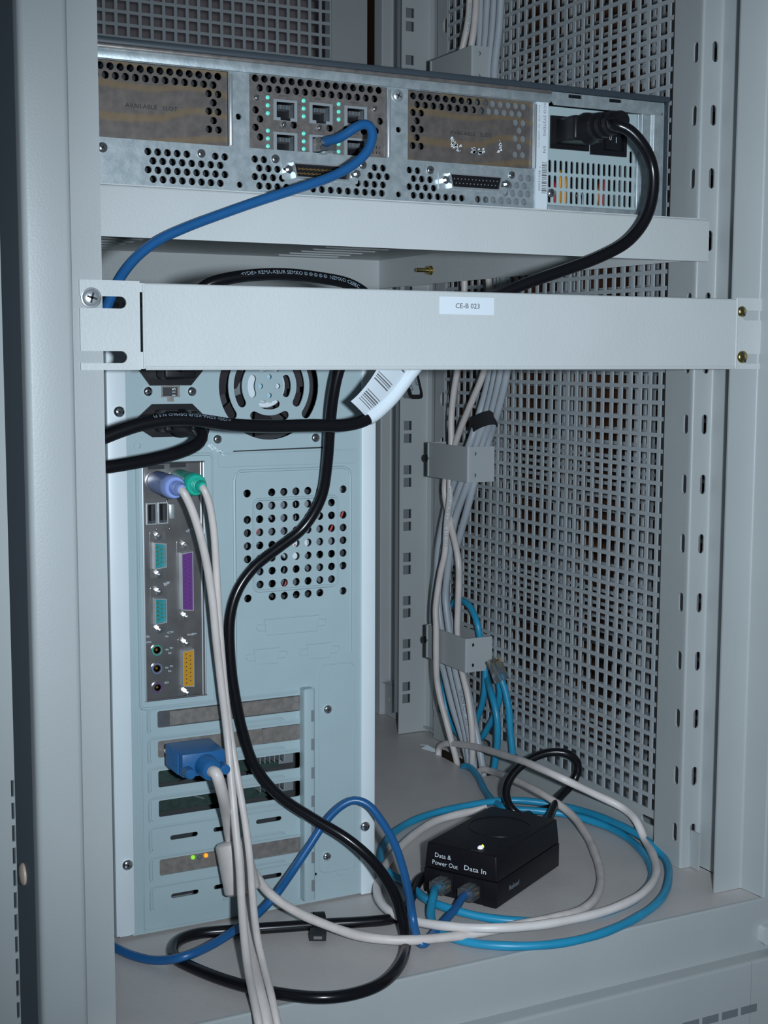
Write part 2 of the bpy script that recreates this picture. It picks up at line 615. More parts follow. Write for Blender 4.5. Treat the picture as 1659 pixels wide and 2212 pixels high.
# right rear post: slotted channel and the mounting flange in front of it
zs = [336.8 - 44.28 * k for k in range(-11, 8)]
p = MB()
hol = [slot_v(84 - 57.9, z, 5.4, 14.5) for z in zs if z > 12]
at0, TT, _b = fold([(465.5, 84), (464, 50), (481.5, 49.5), (481.5, 1.5)], 2.0)
hol += [slot_v(34.0 + 10.4, z, 5.0, 14.5) for z in zs if z > 12]
folded(p, [(465.5, 84), (464, 50), (481.5, 49.5), (481.5, 1.5)], 0.4, TOP, -1.5, plan, hol, rad=2.0)
post_r = obj('trim_3', p, 'rack_paint', kind='structure', label='slotted grey corner post at the right of the opening')
bk = MB()
bk.plate(rect(467, 480, 2, TOP), [], front(56.5), 1.0)
obj('backing_strip', bk, 'inside_grey', post_r)
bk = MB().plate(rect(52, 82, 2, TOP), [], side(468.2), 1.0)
obj('dark_backing', bk, 'inside_dark', post_r)  # dark sheet added so the left slots read as dark depth
p = MB()
folded(p, [(455.2, 0.1), (479.6, 0.1), (481.2, -22.5), (505, -22.5)], 0.4, TOP, -1.4, plan, rad=1.8)
obj('trim_4', p, 'rack_paint', kind='structure', label='grey mounting flange at the right of the opening')

# left rear post, closest to the camera
p = MB()
folded(p, [(12.6, 1.3), (-9.4, 1.3), (-10.6, -22), (-33.6, -22), (-33.6, -12)], -130, TOP, -1.4, plan, rad=2.2)
post_l = obj('trim_5', p, 'rack_paint', kind='structure', label='smooth grey post filling the left side of the opening')
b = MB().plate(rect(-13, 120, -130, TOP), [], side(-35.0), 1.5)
obj('dark_side_sheet', b, 'slate_dark', post_l)  # added sheet; its dark colour deepens the post's left side
b = MB().lathe((-35.1, 13.1, 93.9), (-1, 0, 0), [(0, 6.4), (1.2, 6.2), (2.2, 4.6), (2.6, 0.4)], 20)
obj('bumper', b, 'bumper', post_l)

# front posts and front door, far end of the cabinet
p = MB()
folded(p, [(466, 576), (466, 559), (478.5, 559), (478.5, 496)], 0.4, TOP, -1.5, plan, rad=1.5)
post_f = obj('trim_6', p, 'rack_paint', kind='structure', label='grey front corner post beyond the mounting rail')
ft = MB().plate(rect(531, 557, 0.6, 36), [disc(546, 19, 2.2)], side(471.5), 1.5)
ft.add([(467, 557, 36), (477, 531, 36), (477, 552, 38.5), (468, 540, 37.2)], [(0, 1, 2), (0, 3, 1)])
obj('foot_plate', ft, 'rack_paint', post_f)
dr = thing('door_1', 'perforated grey front door at the far end of the cabinet', 'door', (240, 640, 0), kind='structure')
d = MB()
d.perf(37, 64, 446 - 37 * 12.37, 20, 12.37, 9.2, front(640), 1.5)
obj('door_mesh', d, 'mesh_paint', dr)
d = MB()
d.box(446, 476, 638.5, 655, 2, TOP)
d.box(476.6, 489, 640, 655, 2, TOP)
d.box(-40, -12, 638.5, 655, 2, TOP)
d.box(-12, 446, 638.5, 655, 2, 20)
obj('door_frame', d, 'rack_paint', dr)

# the rear door, swung wide open at the left edge
dr = thing('door_2', 'open rear door leaf, a pale strip along the left edge of the view', 'door', (-45, -30, -40), kind='structure')
hv = Vector((-0.97, -0.243))
hb = Vector((-47.4, -24.0))
pd = lambda u, v, d: (hb.x + hv.x * u - hv.y * d, hb.y + hv.y * u + hv.x * d, v)
d = MB()
d.plate(rect(0, 400, -130, TOP), [rect(.35, 2.2, z, z + 9.0) for z in [-120 + 12.37 * k for k in range(0, 23)]], pd, 1.5)
obj('door_leaf', d, 'rack_paint', dr)
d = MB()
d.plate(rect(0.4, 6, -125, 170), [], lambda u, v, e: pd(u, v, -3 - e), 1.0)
obj('slot_backing', d, 'inside_dark', dr)  # dark sheet added behind the slots so they show black

# far mounting rail with its square holes
RZ = [(265.7) + 44.45 * k for k in range(-6, 13)]
hol = []
for zc in RZ:
    for dz in (-6.35, 6.35):
        if zc + dz > 6:
            hol.append(rect(4.2, 13.2, zc + dz - 4.6, zc + dz + 4.6))
p = MB()
rail_pts = [(447.3, 479), (478.0, 479), (480.6, 474), (477.4, 450)]
sl = [slot_v(47.0, 337 - 44.45 * k, 5.0, 14) for k in range(-11, 8)]
folded(p, rail_pts, 0.8, TOP, -1.6, plan, hol + sl, rad=1.2)
rail = obj('mounting_rail', p, 'rack_paint', kind='structure', label='grey mounting rail with paired square holes by the front post')
q = MB().plate(rect(449, 464, 20, TOP), [], front(492), 1.0)
q.plate(rect(453, 472, 20, TOP), [], side(484.5), 1.0)
obj('rail_backing', q, 'inside_grey', rail)
un = MB().box(-11, 481, -18, 690, -40, -38)  # added pan, keeps the floor opening dark from below
obj('trim_7', un, 'inside_grey', kind='structure', label='pan added under the cabinet floor to darken its opening')
fl_ = MB()
fl_.add([(443.5, 424, 0.3), (449, 405, 0.3), (448.5, 420, 4.5), (452, 400, 1.5)], [(0, 1, 2), (1, 3, 2)])
fl_.add([(448.6, 436, 0.25), (453, 428, 0.25), (454, 429.5, 1.2), (449.6, 437.5, 0.6)], [(0, 1, 2, 3)])
fl_.add([(447, 446, 0.25), (450, 452, 0.25), (451, 451.5, 1.0), (448, 445.5, 0.6)], [(0, 1, 2, 3)])
obj('torn_edge', fl_, 'tower_white', floor)

# ------------------------------------------------------------------ small hardware shared by many things
def screw_head(name, p, r, material, parent, axis=(0, -1, 0), dome=0.45, cross=True, ang=20):
    p = Vector(p)
    a = Vector(axis)
    mb = MB()
    h = r * dome
    mb.lathe(p, a, [(0, r), (h * .35, r), (h * .75, r * .8), (h, r * .42), (h * 1.02, 0.02)], 20)
    o = obj(name, mb, material, parent, smooth=60)
    mb = MB()
    u = a.orthogonal().normalized()
    w = a.cross(u)
    for k in range(2 if cross else 1):
        t = math.radians(ang + 90 * k)
        d = u * math.cos(t) + w * math.sin(t)
        e = a.cross(d)
        L, W = r * (.55 if cross else .9), r * .11
        q = p + a * (h * 1.04)
        q0 = p + a * (h * .3)
        mb.add([q + d * L + e * W, q - d * L + e * W, q - d * L - e * W, q + d * L - e * W,
                q0 + d * L + e * W, q0 - d * L + e * W, q0 - d * L - e * W, q0 + d * L - e * W],
               [(0, 1, 2, 3), (4, 7, 6, 5), (0, 4, 5, 1), (1, 5, 6, 2), (2, 6, 7, 3), (3, 7, 4, 0)])
    obj('drive_slot', mb, 'inside_dark', o)
    return o

# ------------------------------------------------------------------ blanking panel across the opening
PZ0, PH = 377.8, 48.9
panel = thing('blanking_panel', 'light grey rack blanking panel across the opening with a small white name sticker', 'panel', (241, 0, PZ0))
mb = MB()
folded(mb, [(14, PZ0 + 0.6), (-3.2, PZ0 + 0.6), (-3.2, PZ0 + PH - 0.9), (14, PZ0 + PH - 0.9)], 35.2, 456.5, 1.4, sect, rad=1.6, n=4)
obj('panel_body', mb, 'panel_paint', panel)
mb = MB()
lip = MB()
folded(lip, [(-3.0, PZ0 + 2.2), (-3.6, PZ0 + 1.2), (-3.0, PZ0 + 0.2)], 35.6, 455.5, 0.5, sect, rad=0.5)
obj('bottom_lip', lip, 'panel_paint', panel)
obj('bend_edge', MB().tube([Vector((456.8, -2.6, PZ0 + .6)), Vector((456.8, -2.6, PZ0 + PH - .9))], 1.1, 10), 'panel_paint', panel)
obj('bend_edge', MB().tube([Vector((35.3, -2.4, PZ0 + .9)), Vector((35.3, -2.4, PZ0 + PH - 1.2))], .9, 10), 'panel_paint', panel)
# left ear: slots open to the left
def ear_outline(x0, x1, slot, sgn):
    out = []
    zs_ = [(PZ0 + 7.1, 6.6), (PZ0 + 36.9, 6.6)]
    xo = x0 if sgn > 0 else x1          # open side
    xi = x1 if sgn > 0 else x0
    xe = xo + sgn * slot
    pts = [(xo, PZ0), (xi, PZ0), (xi, PZ0 + PH), (xo, PZ0 + PH)]
    for zc, h in zs_[::-1]:
        r = h / 2
        pts.append((xo, zc + r))
        for k in range(9):
            t = math.radians(90 - 180 * k / 8)
            pts.append((xe - sgn * r + sgn * r * math.cos(t), zc + r * math.sin(t)))
        pts.append((xo, zc - r))
    return pts
mb = MB()
mb.plate(ear_outline(-0.4, 33.2, 26, 1), [], front(-1.8), 1.7)
mb.box(33.2, 35.6, -1.8, -0.3, PZ0 + PH - 6, PZ0 + PH - 1)
mb.box(33.2, 35.6, -1.8, -0.3, PZ0 + 0.6, PZ0 + 10)
ear = obj('ear', mb, 'panel_paint', panel)
mb = MB()
mb.plate(ear_outline(457, 483.4, 21, -1), [], front(-1.8), 1.7)
obj('ear', mb, 'panel_paint', panel)
s = screw_head('screw', (5.9, -1.9, 417.0), 5.2, 'bright_steel', panel, ang=30)
wsh = MB().lathe((5.9, -1.8, 417.0), (0, -1, 0), [(0, 5.6), (0.7, 5.6), (0.9, 5.0)], 24)
obj('washer', wsh, 'bright_steel', s)
screw_head('screw', (461.7, -1.9, 417.3), 3.7, 'brass', panel, cross=False, ang=70, dome=.6)
screw_head('screw', (463.4, -1.9, 386.1), 4.3, 'brass', panel, cross=False, ang=70, dome=.5)
mb = MB()
x0, z1 = (222.1, 422.6)
x1, z0 = (261.0, 411.3)
mb.box(x0, x1, -3.45, -3.2, z0 + .4, z1 - .3)
st = obj('name_sticker', mb, 'paper_white', panel)
mb = letters(MB(), 'CE-B 023', (x0 + x1) / 2 + .3, (z0 + z1) / 2, 17.2, 3.1, front(-3.45))
obj('lettering', mb, 'ink_dark', st)

# ------------------------------------------------------------------ the shelf
SZ = 483.5
shelf = thing('equipment_shelf', 'grey steel tray shelf with a turned-down front lip carrying the network chassis', 'shelf', (241, 280, 453))
mb = MB()
vs = []
for k in range(6):
    vs.append(rect(322, 388, 356 + k * 27, 360 + k * 27, 1.9))
    vs.append(rect(92, 158, 356 + k * 27, 360 + k * 27, 1.9))
    vs.append(rect(322, 388, 90 + k * 28, 94 + k * 28, 1.9))
    vs.append(rect(92, 158, 90 + k * 28, 94 + k * 28, 1.9))
lip_slots = [L for L in vs]
mb.plate([(16, 37), (462, 37), (462, 44), (447.5, 50), (447.5, 524), (16, 524)], vs, flat(SZ), 1.6)
folded(mb, [(38.5, SZ - 0.8), (35, SZ - 0.8), (35, 453.4)], 16, 462, -1.5, sect, rad=1.8)
obj('tray', mb, 'panel_paint', shelf)
mb = MB().plate(rect(37, 524, 453.8, SZ - 1.6), [], side(446), 1.5)
obj('side_wall', mb, 'panel_paint', shelf)
mb = MB().plate(rect(37, 524, 453.8, SZ - 1.6), [], side(17), 1.5)
obj('side_wall', mb, 'panel_paint', shelf)
mb = MB().plate(rect(17, 447, 445, SZ - 1.6), [], front(524), 1.5)
obj('back_wall', mb, 'panel_paint', shelf)
bolt = MB()
bp = Vector((445.9, 414.8, 466.4))
bolt.lathe(bp, (-1, 0, 0), [(0, 4.6), (1.0, 4.6), (1.05, 3.9), (4.6, 3.9), (4.7, 2.0), (15, 2.0), (15.6, 1.4)], 12)
bo = obj('bolt', bolt, 'brass', shelf)

for L in lip_slots:
    xa, xb = min(p[0] for p in L) + 2, max(p[0] for p in L) - 2
    yb_ = max(p[1] for p in L)
    obj('slot_lip', MB().box(xa, xb, yb_ - .4, yb_ + .5, SZ - 2.6, SZ - .6), 'panel_paint', shelf)  # lip added at the far slot edge to catch the flash

# ------------------------------------------------------------------ cable loops on the side wall
def cable_bracket(zt, zb, label, ydn=338.0, yup=413.0):
    t = thing('cable_bracket', label, 'bracket', (458, 375, zb), 'cable brackets on the perforated wall')
    mb = MB()
    cz = (zt + zb) / 2
    folded(mb, [(443.5, yup), (443.0, ydn), (471.5, ydn)], zb, zt, -1.4, plan,
           [disc(yup - ydn + 8.0, zt - 6.4, 1.9, 12), disc(yup - ydn + 8.0, zb + 6.4, 1.9, 12)], rad=1.6)
    obj('strap', mb, 'rack_paint', t)
    mb = MB()
    folded(mb, [(443.6, yup - 1), (444, yup + 2), (472, yup + 4)], zb, zt, -1.2, plan, rad=1)
    obj('foot', mb, 'rack_paint', t)
    mb = MB()
    folded(mb, [(471.2, ydn), (471.8, ydn + 2), (471.8, yup)], zb, zt, -1.0, plan, rad=1)
    obj('rear_plate', mb, 'rack_paint', t)
    for z in (zt - 6.4, zb + 6.4):
        mb = MB().plate(disc(450.3, z, 3.3, 16), [disc(450.3, z, 1.9, 12)], front(ydn - .3), .3)
        obj('rivet_rim', mb, 'rack_paint', t)
    screw_head('screw', (443.2, yup + 2.5, cz + 1), 3.6, 'black_plastic', t, axis=(-1, 0, 0))
    return t
cable_bracket(658.3, 626, 'upper grey sheet-metal cable bracket above the network chassis')
cable_bracket(303.8, 271.2, 'middle grey sheet-metal cable bracket below the black hook-and-loop strap')
cable_bracket(126.3, 94.4, 'lower grey sheet-metal cable bracket beside the loose clear network plug')

# hanging tag on the far rail
tg = thing('hanging_tag', 'small black-framed name tag hanging on the far mounting rail', 'tag', (457.3, 470.0, 348.8))
o_ = [(439.9, 417.0), (447.1, 417.1), (461.9, 372.6), (468.3, 348.6), (468.4, 345.4), (466.8, 343.6), (463.1, 343.1), (456.9, 343.2), (454.2, 345.1), (453.2, 347.8), (445.2, 371.7)]
i_ = [(442.0, 408.0), (446.1, 408.0), (460.3, 372.6), (465.7, 350.0), (465.2, 347.5), (456.3, 347.6), (447.3, 371.7)]
mb = MB().plate(o_, [i_], front(470.5), 2.6)
obj('frame', mb, 'black_plastic', tg)
mb = MB().plate([(u, v) for u, v in i_], [], front(472), .6)
cd = obj('card', mb, 'paper_grey', tg)
lt = MB()
c1 = (461.4, 361.6)
c2 = (455.7, 356.1)
letters(lt, 'PDC', c1[0], c1[1], 9.5, 3.2, front(472), rot=108)
letters(lt, 'RAC', c2[0], c2[1], 8.5, 3.0, front(472), rot=108)
obj('lettering', lt, 'ink_dark', cd)
mb = MB().plate([(449.0, 349.7), (452.6, 353.3), (455.8, 345.0), (449.0, 345.1)], [], front(475), 1.0)
obj('tab', mb, 'ink_grey', tg)

# ------------------------------------------------------------------ network chassis on the shelf
RY = 70.0
router = thing('network_chassis', 'two-unit network chassis with perforated galvanised rear standing on the shelf', 'router', (227, 250, SZ))
HP, HR = 6.12, 2.25
def hexrow(x0, n, z, skip=()):
    return [(x0 + HP * k, z) for k in range(n) if k not in skip]
# body shell
mb = MB()
mb.box(7, 447, RY + 2.5, 420, SZ + 0.2, SZ + 1.5)
mb.box(7, 8.2, RY + 2.5, 420, SZ + 1.5, 566)
mb.box(445.8, 447, RY, 420, SZ + 1.5, 566)
mb.box(7, 447, 419, 420, SZ + 1.5, 566)
obj('body', mb, 'galvanised', router)
mb = MB()
mb.box(9, 335, 100, 100.8, SZ + 2, 560)
mb.box(9, 340, 74, 100, SZ + 4, SZ + 5)
obj('inner_board', mb, 'inside_dark', router)
mb = MB().box(300, 344, 72.8, 99, SZ + 5, 562)
obj('inner_bracket', mb, 'inside_grey', router)
# cover
mb = MB()
mb.box(5.5, 449.2, RY - 4.5, 421, 567.2, 571.4, 1.2)
mb.box(447.2, 449.2, RY - 2, 421, SZ + 1, 568)
obj('top_cover', mb, 'cover_dark', router)
mb = MB()
mb.box(6, 348, RY - 3.8, RY - 0.2, 565.2, 567.4, 0.5)
obj('cover_edge', mb, 'module_steel', router)
mb = MB()
mb.box(8, 348.5, RY - 1.8, RY + 2, 559.2, 565.4, 0.6)
obj('top_rail', mb, 'galvanised', router)

# rear plate: openings for the two covers, the port module, the power bay and the lower hole fields
holes = [rect(14, 113.6, 514.2, 559), rect(127.2, 222.8, 514.2, 559), rect(238.2, 335.2, 514.2, 559)]
ZR = [507.6, 502.3, 496.9, 491.5]
pts = hexrow(61.8, 9, ZR[0], (5, 6)) + hexrow(64.9, 8, ZR[1]) + hexrow(61.8, 9, ZR[2]) + hexrow(64.9, 8, ZR[3])
pts += hexrow(130.6, 2, ZR[0]) + hexrow(133.6, 3, ZR[1]) + hexrow(130.6, 4, ZR[2]) + hexrow(133.6, 9, ZR[3], (5,))
pts += hexrow(214.0, 2, ZR[0]) + hexrow(210.9, 3, ZR[1]) + hexrow(201.8, 4, ZR[2]) + hexrow(188.7, 6, ZR[3])
pts += hexrow(239.6, 2, ZR[0]) + hexrow(242.8, 3, ZR[1]) + hexrow(239.6, 4, ZR[2]) + hexrow(242.8, 7, ZR[3])
pts += hexrow(326.0, 2, ZR[0]) + hexrow(316.6, 3, ZR[1]) + hexrow(313.6, 4, ZR[2]) + hexrow(292.0, 7, ZR[3])
holes += [disc(x, z, HR) for x, z in pts]
for u in ((119.9, 532.5), (120.4, 491.3), (231.3, 532.9), (231.6, 491.4)):
    holes.append(disc(u[0], u[1], 1.9))
mb = MB()
mb.plate(rect(8, 347.8, SZ + 0.5, 560), holes, front(RY), 1.8)
obj('rear_plate', mb, 'galvanised', router)
for xx in (113.9, 223.0, 335.6):
    obj('card_guide', MB().box(xx, xx + 2.0, RY - 1.6, RY, 514.4, 557.6, .6), 'bright_steel', router)

def slot_cover(x0, x1, pts, label, tx, tz):
    mb = MB()
    mb.plate(rect(x0 + .4, x1 - .4, 514.5, 558.8), [disc(x, z, HR) for x, z in pts], front(RY + 1.4), 1.0)
    o = obj('slot_cover', mb, 'nickel_cover', router)
    o['label'] = label
    lt = letters(MB(), 'AVAILABLE   SLOT', tx, tz, 32.5, 2.5, front(RY + 1.4))
    obj('lettering', lt, 'ink_dark', o)
    return o
def sidecol(xa, zz, first2=True):
    out = []
    for i, z in enumerate(zz):
        out += [(xa - HP / 2, z), (xa + HP / 2, z)] if (i % 2 == 0) else [(xa, z)]
    return out
Z5 = [545.0, 539.8, 534.5, 529.1, 523.7]
sp = hexrow(107.2 - 15 * HP, 16, 555.6) + hexrow(104.2 - 14 * HP, 15, 550.3) + sidecol(104.2, Z5)
ax = (64.9, 534.0)
slot_cover(14, 113.6, sp, 'brownish metal blank cover with black lettering', ax[0], ax[1])
r0 = 242.7
sp = hexrow(r0, 15, 555.6) + hexrow(r0 + HP / 2, 14, 550.3) + sidecol(r0 + HP / 2, Z5) + sidecol(r0 + HP * 13.5, [544.6, 539.4, 534.0, 528.6, 523.2])
ax = (286.9, 534.4)
sc2 = slot_cover(238.2, 335.2, sp, 'brownish metal blank cover with scratched white glue marks', ax[0], ax[1])
gl = MB()
random.seed(11)
def splat(cx, cz, w, h, n):
    for k in range(n):
        x = cx + random.uniform(-w, w)
        z = cz + random.uniform(-h, h) - (x - cx) * (0.7 if w < 5 else 0)
        a = random.uniform(.35, 1.3)
        gl.add([(x - a, RY + 1.25, z - a * .6), (x + a, RY + 1.25, z - a * .3), (x + a * .8, RY + 1.25, z + a * .9), (x - a * .3, RY + 1.25, z + a * .7)], [(0, 1, 2, 3)])
g1, g2, g3 = (275.2, 525.7), (292.4, 523.3), (309.6, 527.2)
splat(g1[0], g1[1], 3.5, 2.6, 26)
splat(g2[0], g2[1], 5.2, 1.7, 24)
splat(g3[0], g3[1], 1.2, 4.0, 8)
obj('glue_marks', gl, 'paper_white', sc2, kind='stuff')

# port module with six network jacks
RX = [151.6 + 24.5 * k for k in range(3)]
RZZ = [538.9, 518.9]
mh = [rect(x - 8.0, x + 8.0, z - 6.5, z + 6.4) for x in RX for z in RZZ]
hp = hexrow(131.6, 15, 556.8) + hexrow(134.6, 14, 551.2)
hp += [(131.7, 537.7), (131.6, 527.1), (134.6, 521.4), (157.5, 530.4), (182.3, 530.3), (218.3, 537.4), (194.0, 530.3), (206.6, 530.1), (215.3, 531.0), (134.7, 532.4)]
mb = MB()
mb.plate(rect(127.6, 222.4, 514.4, 559.4), mh + [disc(x, z, HR) for x, z in hp], front(RY + 1.0), 1.0)
module = obj('port_module', mb, 'module_steel', router)
module['label'] = 'dull metal card with six network jacks and unlit indicator lights glinting green'
jack0 = None
for r, z in enumerate(RZZ):
    for c, x in enumerate(RX):
        if jack0 is None:
            mb = MB()
            mb.plate(rect(x - 8.0, x + 8.0, z - 6.5, z + 6.4), [[(x - 6.0, z - 4.6), (x - 3.4, z - 4.6), (x - 3.4, z - 6.3), (x + 3.4, z - 6.3), (x + 3.4, z - 4.6), (x + 6.0, z - 4.6), (x + 6.0, z + 4.9), (x - 6.0, z + 4.9)]], front(RY + 0.4), 1.0)
            mb.box(x - 8, x - 7.2, RY + 1.4, RY + 14, z - 6.4, z + 6.4)
            mb.box(x + 7.2, x + 8, RY + 1.4, RY + 14, z - 6.4, z + 6.4)
            jack0 = obj('network_jack', mb, 'etched', module)
            mb = MB()
            mb.box(x - 7.2, x + 7.2, RY + 12, RY + 13, z - 6.4, z + 6.4)
            mb.box(x - 7.2, x + 7.2, RY + 1.4, RY + 12, z + 5, z + 6)
            mb.box(x - 7.2, x + 7.2, RY + 1.4, RY + 12, z - 6.4, z - 6.2)
            well0 = obj('jack_well', mb, 'black_plastic', jack0)
            mb = MB()
            for k in range(8):
                mb.box(x - 3.6 + k * 1.02, x - 3.2 + k * 1.02, RY + 3, RY + 11, z + 1.0, z + 3.6)
            pin0 = obj('contacts', mb, 'inside_grey', jack0)
            c0 = Vector((x, 0, z))
        else:
            dlt = Vector((x, 0, z)) - c0
            j = inst(jack0, WL[jack0] + dlt, module)
            inst(well0, WL[well0] + dlt, j)
            inst(pin0, WL[pin0] + dlt, j)
led0 = None
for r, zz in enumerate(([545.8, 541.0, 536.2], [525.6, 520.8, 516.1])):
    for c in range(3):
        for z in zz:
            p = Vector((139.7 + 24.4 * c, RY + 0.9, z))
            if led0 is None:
                led0 = obj('indicator_light', MB().lathe(p, (0, -1, 0), [(0, 1.35), (.6, 1.2), (1.0, .35)], 10), 'led_teal_glint', module)
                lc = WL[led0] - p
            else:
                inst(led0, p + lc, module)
lt = MB()
for c in range(3):
    for r, z in enumerate((547.6, 528.0)):
        letters(lt, 'PORT %d' % (c + (3 if r else 0)), RX[c] - 1.0, z, 6.0, 1.2, front(RY + 1.0))
    for z in (548.6, 543.4, 538.6, 528.2):
        letters(lt, 'TX' if z != 543.4 else 'RX', 137.0 + 24.4 * c, z, 1.6, .9, front(RY + 1.0))
obj('lettering', lt, 'ink_dark', module)
for u in ((132.4, 545.0), (214.3, 544.9), (150.7, 530.1), (175.2, 530.0)):
    screw_head('rivet', (u[0], RY + .9, u[1]), 1.9, 'chrome', module, cross=False, dome=.7)
mb = MB()
for k in range(6):
    mb.box(213 + (k % 3) * 2.4, 213.6 + (k % 3) * 2.4, RY + .85, RY + 1, 516.5 + (k // 3) * 3.4, 518 + (k // 3) * 3.4)
obj('printed_marks', mb, 'ink_dark', module)

# screws on the rear plate
for u, r_, mt_ in (((230.4, 554.2), 4.0, 'bright_steel'), ((33.9, 508.0), 3.1, 'chrome'), ((95.5, 508.6), 2.7, 'chrome'),
                   ((144.3, 508.5), 2.9, 'chrome'), ((205.3, 508.7), 2.9, 'chrome'), ((255.1, 508.5), 2.9, 'chrome'), ((318.6, 509.0), 2.7, 'chrome')):
    screw_head('screw', (u[0], RY - .1, u[1]), r_, mt_, router)

# the two 25-pin connectors
def dshell(cx, cz, w, h, y, flip=1):
    return [(cx - w / 2, cz + flip * h / 2), (cx + w / 2, cz + flip * h / 2), (cx + w / 2 - 1.8, cz - flip * h / 2), (cx - w / 2 + 1.8, cz - flip * h / 2)]
def db25(name, cx, cz, pins_gold, label):
    mb = MB()
    mb.plate(rect(cx - 26.5, cx + 26.5, cz - 6.0, cz + 6.0, 1.5), [dshell(cx, cz, 40, 8.6, 0)], front(RY - .8), .7)
    o = obj(name, mb, 'galvanised', router)
    o['label'] = label
    mb = MB()
    mb.plate(dshell(cx, cz, 41, 9.6, 0), [dshell(cx, cz, 39, 7.8, 0)], front(RY - 5), 5)
    obj('shell', mb, 'bright_steel', o)
    mb = MB()
    mb.plate(dshell(cx, cz, 39.4, 8.2, 0), [], front(RY - (1.0 if pins_gold else 4.2)), 1)
    obj('insert', mb, 'black_plastic', o)
    mb = MB()
    for k in range(13):
        x = cx - 16.6 + k * 2.77
        mb.lathe((x, RY - (1.1 if pins_gold else 4.2), cz + 1.4), (0, -1, 0), [(0, .5), (3.2 if pins_gold else .15, .45)], 6)
        if k < 12:
            mb.lathe((x + 1.38, RY - (1.1 if pins_gold else 4.2), cz - 1.4), (0, -1, 0), [(0, .5), (3.2 if pins_gold else .15, .45)], 6)
    obj('pins', mb, 'gold' if pins_gold else 'inside_grey', o, kind='stuff')
    for s_ in (-1, 1):
        mb = MB().lathe((cx + s_ * 23.6, RY - .8, cz), (0, -1, 0), [(0, 2.8), (4.6, 2.8), (4.7, 1.5), (7, 1.5)], 6)
        obj('jack_screw', mb, 'chrome', o, smooth=20)
    return o
c_ = (175.0, 502.0)
db25('serial_connector', c_[0], c_[1], True, 'gold-pinned serial connector under the jacks')
c_ = (287.8, 502.1)
db25('serial_connector', c_[0], c_[1], False, 'black socketed serial connector at the right')
a_ = (175.5, 510.8)
obj('lettering', letters(MB(), 'AUX', a_[0], a_[1], 9.4, 2.7, front(RY)), 'etched', router)
a_ = (288.9, 510.6)
obj('lettering', letters(MB(), 'CONSOLE', a_[0], a_[1], 26, 2.6, front(RY)), 'etched', router)

# serial number sticker
mb = MB().box(337.6, 346.9, RY - 1.2, RY + 0.05, SZ + 1.5, 563)
sk_ = obj('serial_sticker', mb, 'paper_white', router)
lt = MB()
fr = front(RY - 1.2)
letters(lt, 'CISCO SYSTEMS', 343.9, 549.5, 25.5, 2.0, fr, rot=-90)
letters(lt, 'Model  3725   AC   LISTED I.T.E', 339.4, 543.0, 28.0, 1.1, fr, rot=-90)
letters(lt, 'S/N', 344.0, 527.8, 4.6, 2.2, fr, rot=-90)
letters(lt, '* 45512000', 340.3, 508.0, 16.5, 1.7, fr, rot=-90)
obj('lettering', lt, 'ink_grey', sk_)
bc = MB()
z = 519.0
random.seed(4)
for k in range(18):
    h = random.choice((.45, .7, 1.1))
    bc.box(342.2, 346.3, RY - 1.28, RY - 1.2, z - h, z)
    z -= h + random.choice((.5, .7, .35))
    if z < 496: break
obj('barcode', bc, 'ink_grey', sk_)

# power supply bay
mb = MB()
mb.plate([(348.6, 566.9), (348.6, 561), (351, 558.2), (441.5, 558.2), (445, 561.5), (445, 566.9)], [rect(362.5, 373.5, 563.8, 566.2), rect(397, 407.5, 563.8, 566.2)], front(RY - 2.2), 1.2)
obj('bay_hood', mb, 'galvanised', router)
mb = MB()
folded(mb, [(423.5, RY + 4), (427, RY + 4), (428.5, RY + 1), (436, RY + 1), (437.5, RY - 1), (446, RY - 1)], SZ + 1, 558.5, -1.0, plan, rad=.8)
obj('bay_side', mb, 'galvanised', router)
mb = MB().box(347.6, 425, RY - 1.5, RY + 3, SZ + .6, 490.6, .8)
obj('bay_sill', mb, 'galvanised', router)
gh = []
GX0, GP = 356.2, (425.4 - 356.2) / 15.0
for rr, zc in enumerate((517.6, 507.2, 496.8)):
    for k in range(-1, 16):
        gh.append(slot_v(GX0 + GP * k, zc, 2.7, 8.6, 4))
for k in (14, 15):
    gh.append(slot_v(GX0 + GP * k, 528.0, 2.7, 8.6, 4))
gh = [L for L in gh if min(p[0] for p in L) > 348.4]
mb = MB()
mb.plate(rect(347.9, 425, 490.4, 558), gh, front(RY + 3), 1.2)
psu = obj('power_supply', mb, 'psu_plate', router)
mb = MB().box(349, 425, RY + 24, RY + 25, 490, 558)
obj('inner_screen', mb, 'inside_grey', psu)
for (xa, zb_, ht, mt_) in ((GX0, 498, 8, 'wire_red'), (GX0 + GP, 500, 14, 'wire_orange'), (GX0 + 2 * GP, 499, 12, 'wire_orange'), (GX0 + 4.6 * GP, 492, 6, 'ink_white'), (GX0 + 5.5 * GP, 492, 8, 'ink_white'), (GX0 + 8 * GP, 494, 14, 'copper'), (GX0 + 9.2 * GP, 493, 18, 'wire_red'), (GX0 + 11 * GP, 493, 12, 'circuit_green')):
    mb = MB().tube(spline([(xa + 2.2, RY + 8, 490), (xa + 2.6, RY + 8.5, zb_), (xa + 3.4, RY + 9, zb_ + ht), (xa + 5, RY + 13, zb_ + ht + 2)], 2), 1.5, 8)
    obj('inner_wire', mb, mt_, psu)
mb = MB()
a0 = (351.0, 551.7)
a1 = (382.6, 528.8)
mb.plate(rect(a0[0], a1[0] + .5, a1[1] + .6, a0[1]), [rect(a0[0] + 6, a1[0] - 3, a1[1] + 5, a0[1] - 4, 2)], front(RY + 1.2), 1.8)
mb.box(a0[0] + 5, a1[0] - 2, RY + 3, RY + 14, a1[1] + 4, a0[1] - 3)
obj('power_inlet', mb, 'black_plastic', psu)
mb = MB()
b0 = (384.8, 550.3)
